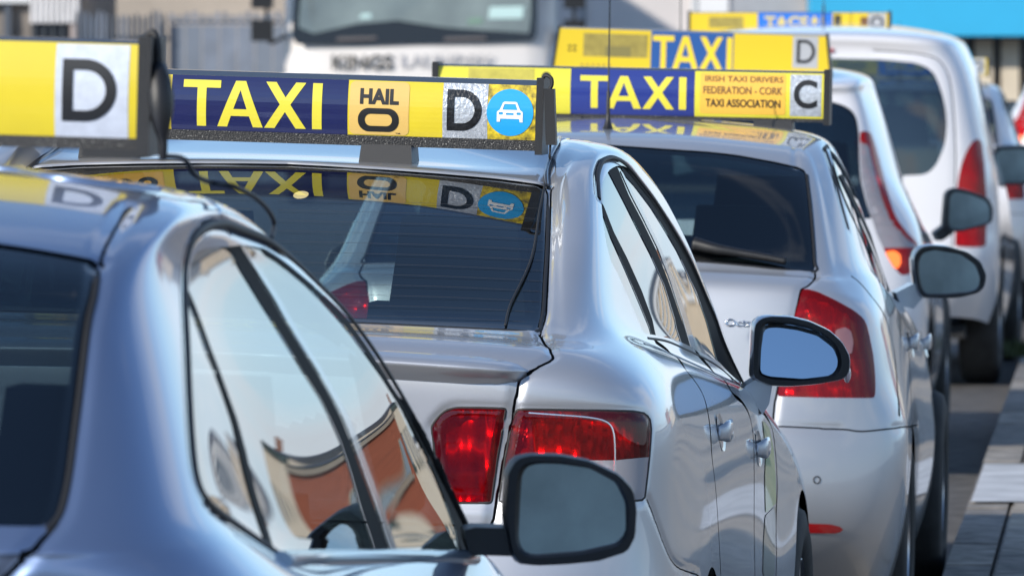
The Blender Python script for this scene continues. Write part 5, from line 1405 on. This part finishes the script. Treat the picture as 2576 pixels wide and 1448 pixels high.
# ------------------------------------------------------------------ street
def plane(name, pts, m, kind='structure', z=None):
    o = mesh_ob(name, pts, [tuple(range(len(pts)))], m, smooth=False)
    if kind: o['kind'] = kind
    return o
ASPH = mat('asphalt', (.085, .080, .075), .85, noise=.45, nscale=9, bump=.6, bscale=160)
PAVE = mat('pavement concrete', (.25, .225, .195), .85, noise=.5, nscale=11, bump=.4, bscale=90)
PAVE2 = mat('paving tan', (.30, .26, .21), .85, noise=.3, nscale=7, bump=.4, bscale=90)
PAVE3 = mat('paving dark', (.17, .155, .14), .85, noise=.5, nscale=13, bump=.4, bscale=90)
PAINTW = mat('worn road paint', (.48, .48, .48), .7, noise=.25, nscale=5, bump=.2, bscale=80)
plane('ground', [(-900, -300, -.02), (900, -300, -.02), (900, 1500, -.02), (-900, 1500, -.02)], mat('ground', (.12, .118, .11), .9, noise=.3, nscale=.4))
kx = lambda y: 1.42 + .080*(y-25.6)
plane('road', [(-14, -40, 0), (kx(-40), -40, 0), (kx(110), 110, 0), (-14, 110, 0)], ASPH)
def slab(name, x0f, x1f, y0, y1, z0, z1, m, kind=None, parent=None):
    bm = bmesh.new(); v = [bm.verts.new(p) for p in ((x0f(y0), y0, z0), (x1f(y0), y0, z0), (x1f(y1), y1, z0), (x0f(y1), y1, z0), (x0f(y0), y0, z1), (x1f(y0), y0, z1), (x1f(y1), y1, z1), (x0f(y1), y1, z1))]
    for f in ((0,3,2,1),(4,5,6,7),(0,1,5,4),(1,2,6,5),(2,3,7,6),(3,0,4,7)): bm.faces.new([v[i] for i in f])
    o = bm_ob(name, bm, m, parent, bevel=.008, smooth=True)
    if kind: o['kind'] = kind
    return o
pv = slab('pavement', lambda y: kx(y)+.16, lambda y: 8.6 + .08*(y-25), -30, 100, -.015, .105, PAVE, 'structure')
kb = slab('kerb', lambda y: kx(y)+.01, lambda y: kx(y)+.15, -30, 18, -.01, .112, PAVE3, 'structure')
y = 18.0; i = 0
kst = None
while y < 62:
    o = slab('kerbstone', lambda q: kx(q)+.01, lambda q: kx(q)+.15, y+.006, y+.914, -.01, .112+.003*((i*7) % 3-1), (PAVE3, PAVE, PAVE3)[i % 3], None, kb); y += .92; i += 1
# paving bands of the pavement
y = 18.0; i = 0
rnd = random.Random(3)
while y < 60:
    d = rnd.choice((.6, .9, 1.2))
    m = (PAVE3, PAVE, PAVE2)[(i*2+rnd.randint(0, 1)) % 3]
    if y < 29.5: pass
    for x0 in (.17, 2.57):
        slab('paving_slab', lambda q, a=x0: kx(q)+a, lambda q, a=x0: kx(q)+a+2.394, y+.003, min(y+d, 60)-.003, .10, .114+.002*rnd.random(), m if rnd.random() < .8 else PAVE, None, pv)
    y += d; i += 1
plane('road_marking', [(kx(27.4)+.02, 27.4, .121), (kx(27.4)+1.3, 27.4, .121), (kx(29.66)+1.3, 29.66, .121), (kx(29.66)+.02, 29.66, .121)], PAINTW)
# weeds in the pavement joints
def weeds(name, label, x, y, z, n, h, seed):
    r_ = random.Random(seed); V, F = [], []
    for k in range(n):
        a = r_.uniform(0, 6.28); q = r_.uniform(0, .09); b = (x+q*math.cos(a)*1.6, y+q*math.sin(a)); hh = h*r_.uniform(.5, 1); lx, ly = r_.uniform(-.06, .06), r_.uniform(-.06, .06); wdt = .006
        i0 = len(V); V += [(b[0]-wdt, b[1], z), (b[0]+wdt, b[1], z), (b[0]+lx*.5+wdt*.7, b[1]+ly*.5, z+hh*.6), (b[0]+lx*.5-wdt*.7, b[1]+ly*.5, z+hh*.6), (b[0]+lx, b[1]+ly, z+hh)]
        F += [(i0, i0+1, i0+2, i0+3), (i0+3, i0+2, i0+4)]
    o = mesh_ob(name, V, F, mat('weed green', (.05, .07, .022), .7, noise=.3, nscale=30), smooth=False); tag(o, label, 'weeds'); return o
p = at(2560, 925, 39.0); weeds('weeds', 'tuft of weeds on the pavement near the white van wheel', p[0], 39.0, .11, 110, .10, 1)

# ------------------------------------------------------------------ truck facing the camera
TW = mat('truck white', (.72, .68, .65), .45, 0, .4, .1, noise=.06, nscale=3)
def truck():
    Y = 73.0; k = FPX / Y
    X = lambda px: (px-1288)/k
    Zp = lambda py: at(0, py, Y)[2]
    cx = X(1057); r_ = empty('box_truck', 'white box truck facing the camera, black and grey lettering under its wide windscreen', 'truck', (cx, Y, 0))
    hw = (1400-715)/k/2
    zs = Zp(116)
    # cab shell: rounded front as a swept outline
    prof = [(.55, .0), (.9, -.02), (1.2, -.02), (zs, 0), (2.2, .12), (2.9, .30), (3.05, .42)]
    bm = bmesh.new(); rows = []
    for z, dy in prof:
        L = [(-hw, 1.9), (-hw, .30+dy), (-hw+.05, .12+dy), (-hw+.14, .03+dy), (-hw+.3, dy), (0, dy-.04), (hw-.3, dy), (hw-.14, .03+dy), (hw-.05, .12+dy), (hw, .30+dy), (hw, 1.9)]
        rows.append([bm.verts.new((x, y_, z)) for x, y_ in L])
    for a, b in zip(rows[:-1], rows[1:]):
        for i in range(len(a)-1): bm.faces.new((a[i], a[i+1], b[i+1], b[i]))
    bm.faces.new(rows[-1]); bm_ob('cab', bm, TW, r_, smooth=True)
    def front(pts, off, name, m, par=r_):
        bm = bmesh.new(); vs = []
        for px, py in pts:
            z = Zp(py); dy = np.interp(z, [q[0] for q in prof], [q[1] for q in prof]); x = X(px)-cx
            vs.append(bm.verts.new((x, dy-.06-off, z)))
        f = bm.faces.new(vs); bmesh.ops.triangulate(bm, faces=[f]); bm_ob(name, bm, m, par)
    ws = [(1340, 102), (1350, 88), (1352, 40), (1350, -60), (1342, -200), (770, -200), (745, -60), (736, 40), (735, 95), (748, 112), (900, 114), (1060, 112), (1200, 108)]
    front(ws, .004, 'screen_border', mat('truck dark glass', (.012, .014, .014), .15, 0, .3))
    front([(1330, 84), (1336, 40), (1334, -60), (1326, -190), (786, -190), (762, -60), (752, 40), (752, 70), (790, 85), (900, 60), (1000, 52), (1120, 70)], .010, 'windscreen', mat('truck screen', (.15, .18, .165), .06, 0, 1, noise=.5, nscale=1.2, spec=.7))
    front([(1228, 48), (1315, 47), (1318, 16), (1232, 18)], .016, 'screen_sticker', mat('pale green card', (.45, .62, .60), .5))
    front([(1175, 62), (1215, 60), (1213, 44), (1180, 46)], .016, 'screen_sticker', mat('green card', (.16, .26, .20), .5))
    front([(905, 48), (935, 46), (933, 34), (908, 36)], .016, 'screen_sticker', mat('pale green card'))
    for a in ((845, 950), (1115, 1225)):
        front([(a[0], 104), (a[1], 100), (a[1]-4, 92), (a[0]+6, 94)], .03, 'wiper', mat('wiper grey', (.10, .09, .09), .5))
    # lettering on the front panel
    def word(s, x0, x1, py0, py1, m):
        me = fit_text(s, (x1-x0)/k, (py1-py0)/k, .03); n = (0, -1, 0)
        flat_on('lettering', me, (X((x0+x1)/2)-cx, -.068, Zp((py0+py1)/2)), n, (1, 0, 0), m, r_)
    word('KINGS', 835, 990, 138, 176, mat('truck black letters', (.05, .05, .05), .5))
    word('LAUNDRY', 1010, 1240, 138, 172, mat('truck grey letters', (.42, .41, .42), .5))
    # grille, bumper, lamps
    bm = bmesh.new(); box(bm, -hw*.8, hw*.8, -.05, .1, .75, 1.0); bm_ob('grille', bm, BLACKP, r_, bevel=.02)
    bm = bmesh.new(); box(bm, -hw-.02, hw+.02, -.12, .3, .38, .68); bm_ob('bumper', bm, mat('truck grey', (.25, .25, .26), .5), r_, bevel=.05, segs=3, smooth=True)
    for sx in (-1, 1):
        bm = bmesh.new(); box(bm, sx*hw*.86-.14, sx*hw*.86+.14, -.14, .0, .46, .62); bm_ob('headlight', bm, CLEARLENS, r_, bevel=.02)
        for j, (p0, p1) in enumerate(((-45, 22), (50, 104))):
            xx = X(660 if sx < 0 else 1445)-cx
            z0, z1 = Zp(p1), Zp(p0); bm = bmesh.new(); box(bm, xx-.10, xx+.10, -.05, .12, z0, z1); bm_ob('wing_mirror', bm, BLACKP, r_, smooth=True, bevel=.05, segs=4)
        tube('mirror_arm', [(sx*hw*.99, .25, 1.55), (sx*(hw+.14), .05, 1.50), (sx*(hw+.16), .03, 1.8), (sx*(hw+.14), .05, 2.4), (sx*hw*.98, .4, 2.5)], .018, BLACKP, r_)
        for y_ in (.85, 5.2):
            (V, F), b2 = wheel_meshes(.46, .28); wv = mesh_ob('wheel', V, F, TYRE, r_); bm_ob('rim', b2, ALLOY, wv, smooth=True)
            wv.location = (sx*(hw-.14), y_, .46); wv.rotation_euler = (0, 0, 0 if sx > 0 else math.pi)
    bm = bmesh.new(); box(bm, -hw-.03, hw+.03, 2.0, 7.6, .75, 3.6); bm_ob('cargo_box', bm, TW, r_, bevel=.04)
    bm = bmesh.new(); box(bm, -.45, .45, 1.6, 7.4, .5, .78); bm_ob('chassis', bm, BLACKP, r_)
    # pale wedge added on the right corner, a reflection put into its colour
    bm = bmesh.new(); a = [(X(1372)-cx, -.02, Zp(190)), (X(1412)-cx, .25, Zp(190)), (X(1432)-cx, .3, Zp(85)), (X(1415)-cx, .2, Zp(60)), (X(1385)-cx, .02, Zp(110))]
    vs = [bm.verts.new(q) for q in a]; vs2 = [bm.verts.new((q[0], q[1]+.03, q[2])) for q in a]
    bm.faces.new(vs); bm.faces.new(vs2[::-1])
    for i in range(5): bm.faces.new((vs[i], vs2[i], vs2[(i+1) % 5], vs[(i+1) % 5]))
    bm_ob('reflection_wedge', bm, mat('pale blue reflection', (.60, .66, .74), .2, 0, .6), r_)
    return r_
truck()

# ------------------------------------------------------------------ far side of the street, left: shutter building, fence, gate
def P(px, py, Y): return at(px, py, Y)
YL = 79.0
kL = FPX / YL
XL = lambda px: (px-1288)/kL
ZL = lambda py: P(0, py, YL)[2]
b = empty('workshop_building', 'grey-brown workshop with a white ribbed shutter, behind the fence on the left', 'building', (XL(80), YL, 0))
ox = XL(80)
RENDER = mat('brown grey render', (.19, .17, .155), .85, noise=.2, nscale=2)
def bb(name, px0, px1, z0, z1, y0, y1, m, par, bev=0):
    bm = bmesh.new(); box(bm, XL(px0)-ox, XL(px1)-ox, y0, y1, z0, z1); return bm_ob(name, bm, m, par, bevel=bev)
wl = bb('wall', -420, 205, 0, 5.5, .2, 7, RENDER, b)
bb('fascia', -420, 74, ZL(8), ZL(8)+.5, .05, .2, mat('pale render', (.62, .64, .66), .7), b)
bb('downpipe', 9, 27, 0, ZL(10), .1, .2, mat('slate blue paint', (.07, .085, .11), .6), b)
sh = bb('roller_shutter', 76, 200, ZL(60), ZL(-160), .08, .19, mat('shutter white', (.70, .69, .70), .5, noise=.08, nscale=5), b)
n = 9
for i in range(n):
    x0 = 76 + (200-76)*i/n; bb('slat', x0+1, x0+(200-76)/n-3.5, ZL(60)+.01, ZL(-160), .02, .08, mat('shutter white'), sh, .008)
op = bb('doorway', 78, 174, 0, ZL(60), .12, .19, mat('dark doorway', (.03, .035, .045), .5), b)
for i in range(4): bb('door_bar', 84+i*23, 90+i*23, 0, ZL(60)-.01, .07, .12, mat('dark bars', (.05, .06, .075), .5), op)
bb('door_post', 176, 200, 0, ZL(56), .05, .18, mat('pinkish post', (.36, .31, .30), .7), b)
# tan wall beyond
YW = 92.0
kW = FPX / YW
bw = empty('boundary_wall', 'sand-coloured wall beyond the grey fence, between the workshop and the truck', 'wall', ((430-1288)/kW, YW, 0))
bm = bmesh.new(); box(bm, -3.2, 3.2, 0, .4, 0, 4.5); bm_ob('wall_face', bm, mat('sand render', (.40, .35, .30), .85, noise=.15, nscale=1.5), bw)
bm = bmesh.new(); box(bm, -3.25, 3.25, -.03, .43, 4.5, 4.6); bm_ob('coping', bm, PAVE, bw)
# palisade fence in front
fe = empty('palisade_fence', 'grey steel palisade fence in front of the sand-coloured wall', 'fence', (XL(330), YL-.5, 0))
FEN = mat('fence grey', (.105, .135, .185), .6, noise=.15, nscale=6); FEN2 = mat('fence light grey', (.15, .18, .235), .6, noise=.15, nscale=6); FEN3 = mat('fence dark grey', (.065, .08, .105), .6, noise=.15, nscale=6)
ox2 = XL(330)
top = ZL(32)
pale = {}
rr = random.Random(5)
for i, px in enumerate(np.arange(203, 428, 13.5)):
    m = rr.choice((FEN, FEN, FEN3, FEN2)) if px < 280 or px > 400 else rr.choice((FEN3, FEN, FEN3))
    key = m.name
    if key in pale: o = pale[key].copy(); link(o, fe)
    else:
        bm = bmesh.new(); hwp = .0195; z_ = top
        A_v = [bm.verts.new(q) for q in ((-hwp, 0, .05), (-.008, -.02, .05), (.008, -.02, .05), (hwp, 0, .05))]
        B_v = [bm.verts.new(q) for q in ((-hwp, 0, z_-.05), (-.008, -.02, z_), (.008, -.02, z_), (hwp, 0, z_-.05))]
        for j in range(3): bm.faces.new((A_v[j], A_v[j+1], B_v[j+1], B_v[j]))
        C_v = [bm.verts.new((q.co.x, .004, q.co.z)) for q in (A_v[0], A_v[3], B_v[3], B_v[0])]
        bm.faces.new(C_v[::-1]); o = pale[key] = bm_ob('pale', bm, m, fe)
    o.location = (XL(px)-ox2, 0, rr.uniform(-.03, .03))
for z in (.35, top-.28):
    bm = bmesh.new(); box(bm, XL(200)-ox2, XL(430)-ox2, .006, .05, z, z+.05); bm_ob('rail', bm, FEN3, fe)
# sheet gate to its right
ga = empty('sheet_gate', 'pale grey sheet-steel gate between the fence and the truck', 'gate', (XL(580), YL-.4, 0))
ox3 = XL(580)
GA = mat('gate grey', (.135, .165, .215), .6, noise=.1, nscale=3)
edges = [430, 470, 512, 556, 600, 645, 690, 735, 780]
for a_, c_ in zip(edges[:-1], edges[1:]):
    bm = bmesh.new(); box(bm, XL(a_+1)-ox3, XL(c_-1)-ox3, 0, .03, .08, ZL(64)); bm_ob('sheet', bm, GA if a_ % 4 else FEN2, ga, bevel=.006)
for i, px in enumerate(np.arange(432, 780, 19)):
    bm = bmesh.new(); box(bm, XL(px)-ox3, XL(px+11)-ox3, .0, .02, ZL(62), ZL(34 + 5*math.sin(i*1.7))); bm_ob('upright', bm, FEN if i % 3 else FEN2, ga)
bm = bmesh.new(); box(bm, XL(431)-ox3, XL(779)-ox3, .021, .05, ZL(60), ZL(52)); bm_ob('rail', bm, FEN3, ga)
bm = bmesh.new(); box(bm, XL(404)-ox3, XL(420)-ox3, -.03, .03, 0, ZL(58)); po = bm_ob('gate_post', bm, mat('weathered post', (.40, .32, .22), .8), ga)

# ------------------------------------------------------------------ far side, right: white building and shop with blue fascia
YR = 88.0
kR = FPX / YR
XR = lambda px: (px-1288)/kR
ZR = lambda py: P(0, py, YR)[2]
wb = empty('white_building', 'pale rendered building behind the white truck, beside the blue shop front', 'building', (XR(1750), YR, 0)); o4 = XR(1750)
def wbx(name, px0, px1, z0, z1, y0, y1, m, bev=0, par=None):
    bm = bmesh.new(); box(bm, XR(px0)-o4, XR(px1)-o4, y0, y1, z0, z1); return bm_ob(name, bm, m, par or wb, bevel=bev)
wbx('wall', 1300, 2060, 0, 6.5, 0, 8, mat('pale pink render', (.66, .62, .61), .8, noise=.08, nscale=1.5))
wbx('pilaster', 1738, 1752, 0, 6.4, -.06, 0, mat('pale render'))
wbx('door', 1756, 1832, 0, 2.3, -.05, 0, mat('door white', (.80, .80, .81), .5))
wbx('shutter', 1842, 2028, 0, 2.4, -.05, 0, mat('shutter grey', (.36, .37, .40), .5, noise=.1, nscale=3))
wbx('gutter', 1462, 1474, 0, 6.4, -.08, 0, mat('grey gutter', (.3, .31, .33), .6))
sp = empty('shop', 'shop with a bright blue fascia over cream pilasters, at the top right', 'shop', (XR(2400), YR-.8, 0)); o5 = XR(2400)
def spx(name, px0, px1, z0, z1, y0, y1, m, bev=0, par=None):
    bm = bmesh.new(); box(bm, XR(px0)-o5, XR(px1)-o5, y0, y1, z0, z1); return bm_ob(name, bm, m, par or sp, bevel=bev)
CREAM = mat('cream paint', (.66, .58, .46), .7, noise=.08, nscale=3)
spx('wall', 2032, 3000, 0, 6, .5, 8, CREAM)
spx('fascia', 2028, 3000, ZR(90), ZR(-130), -.25, .5, mat('fascia blue', (.035, .42, .72), .5, noise=.04, nscale=2))
spx('fascia_edge', 2028, 3000, ZR(97), ZR(90.5), -.2, .5, mat('dark teal edge', (.02, .05, .08), .6))
for i, px in enumerate(np.arange(2050, 3000, 66)):
    g = spx('shop_window', px+46, px+64, .3, ZR(97.5), .40, .52, mat('shop glass', (.05, .055, .06), .1, 0, .5))
    spx('pilaster', px, px+44, 0, ZR(97.5), .28, .5, CREAM)
    spx('glazing_bar', px+53, px+57, .3, ZR(97.5), .36, .41, mat('bar brown', (.18, .15, .12), .6))

# ------------------------------------------------------------------ right-hand side of the street (seen in the paint and the glass)
def terrace(name, label, x, y0, y1, h, wallm, roofm, bays, storeys=2, shop=None, trim=None, cat='building', turn=0, rh=.7):
    """a street front facing -x"""
    r_ = empty(name, label, cat, (x, (y0+y1)/2, 0)); L = (y1-y0)/2
    bm = bmesh.new(); box(bm, 0, 7, -L, L, 0, h); bm_ob('wall', bm, wallm, r_)
    bm = bmesh.new(); v = [bm.verts.new(q) for q in ((-.25, -L, h), (7.2, -L, h), (3.5, -L, h+rh), (-.25, L, h), (7.2, L, h), (3.5, L, h+rh))]
    for f in ((0, 2, 1), (3, 4, 5), (0, 3, 5, 2), (1, 2, 5, 4), (0, 1, 4, 3)): bm.faces.new([v[i] for i in f])
    rf = bm_ob('roof', bm, roofm, r_)
    for s in range(2):
        bm = bmesh.new(); yy = -L+.6 + s*(2*L-1.4); box(bm, 3.1, 3.9, yy, yy+.8, h+rh*.6, h+rh+.7); bm_ob('chimney', bm, mat('chimney brick', (.28, .13, .08), .85), rf)
    sh_ = h/storeys if h > 4 else h
    for s in range(storeys):
        if sh_ < 1.6 and s: continue
        for k in range(bays):
            yc = -L + (k+.5)*2*L/bays
            if s == 0 and shop: continue
            z0 = s*sh_+.9; w_ = bm = None
            bm = bmesh.new(); box(bm, -.05, .06, yc-.62, yc+.62, z0-.08, z0+1.58); fr = bm_ob('window', bm, trim or mat('door white'), r_)
            bm = bmesh.new(); box(bm, -.07, -.045, yc-.5, yc+.5, z0+.05, z0+1.45); bm_ob('pane', bm, mat('house glass', (.04, .05, .06), .05, 0, .6), fr)
            bm = bmesh.new(); box(bm, -.16, -.05, yc-.72, yc+.72, z0-.2, z0-.09); bm_ob('sill', bm, trim or mat('door white'), fr)
    if shop:
        bm = bmesh.new(); box(bm, -.3, 0, -L+.2, L-.2, sh_-.75, sh_-.1); bm_ob('fascia', bm, shop[0], r_)
        for k in range(bays):
            yc = -L + (k+.5)*2*L/bays
            bm = bmesh.new(); box(bm, -.06, .05, yc-L/bays*.75, yc+L/bays*.75, .5, sh_-.85); bm_ob('shop_window', bm, shop[1], r_)
    bm = bmesh.new(); box(bm, -.18, 0, -L, L, h-.25, h-.02); bm_ob('cornice', bm, trim or mat('door white'), r_)
    if turn: r_.rotation_euler = (0, 0, turn)
    return r_
SLATE = mat('slate', (.08, .085, .10), .7, noise=.2, nscale=3)
RB = mat('red brown brick', (.30, .085, .04), .8, noise=.3, nscale=4)
plane('yard', [(8.6 + .08*(-55), -30, .09), (90, -30, .09), (90, 300, .09), (8.6 + .08*75, 100, .09)], mat('yard concrete', (.23, .22, .20), .9, noise=.25, nscale=.6))
terrace('brick_shop', 'tall red-brown brick shop across the yard on the right, seen only as a reflection', 44, 140, 162, 7.6, RB, SLATE, 6, 2, (mat('fascia red', (.50, .05, .03), .5), mat('shop blue glass', (.03, .06, .14), .1, 0, .6)), PAVE2)
terrace('cream_terrace', 'tall cream street front beside the brick shop, seen only as a reflection', 44.4, 162.3, 178, 8.0, CREAM, SLATE, 5, 2, None, mat('dark green trim', (.04, .06, .05), .5))
terrace('sand_terrace', 'long low sand-coloured front beyond the cream one, seen only as a reflection', 46, 178.3, 236, 5.6, mat('sand paint', (.62, .50, .36), .8, noise=.1, nscale=2), SLATE, 16, 2)
terrace('slate_blue_depot', 'slate-blue depot front farthest up the right side, seen only as a reflection', 46, 236.4, 320, 4.4, mat('depot blue', (.07, .10, .15), .7, noise=.3, nscale=.5), SLATE, 20, 2)
terrace('grey_house', 'low grey house front across the yard near the camera, seen only as a reflection', 40, 40, 138, 2.6, mat('blue grey render', (.20, .25, .32), .8, noise=.1, nscale=2), SLATE, 16, 2)
g_ = terrace('green_house', 'grey-green street front behind the camera, seen only in the door mirrors', 14, -40, 40, 7.0, mat('grey green render', (.36, .41, .39), .8, noise=.55, nscale=.12), SLATE, 0, 2, turn=-math.pi/2)
g_.location = (2, -48, 0)
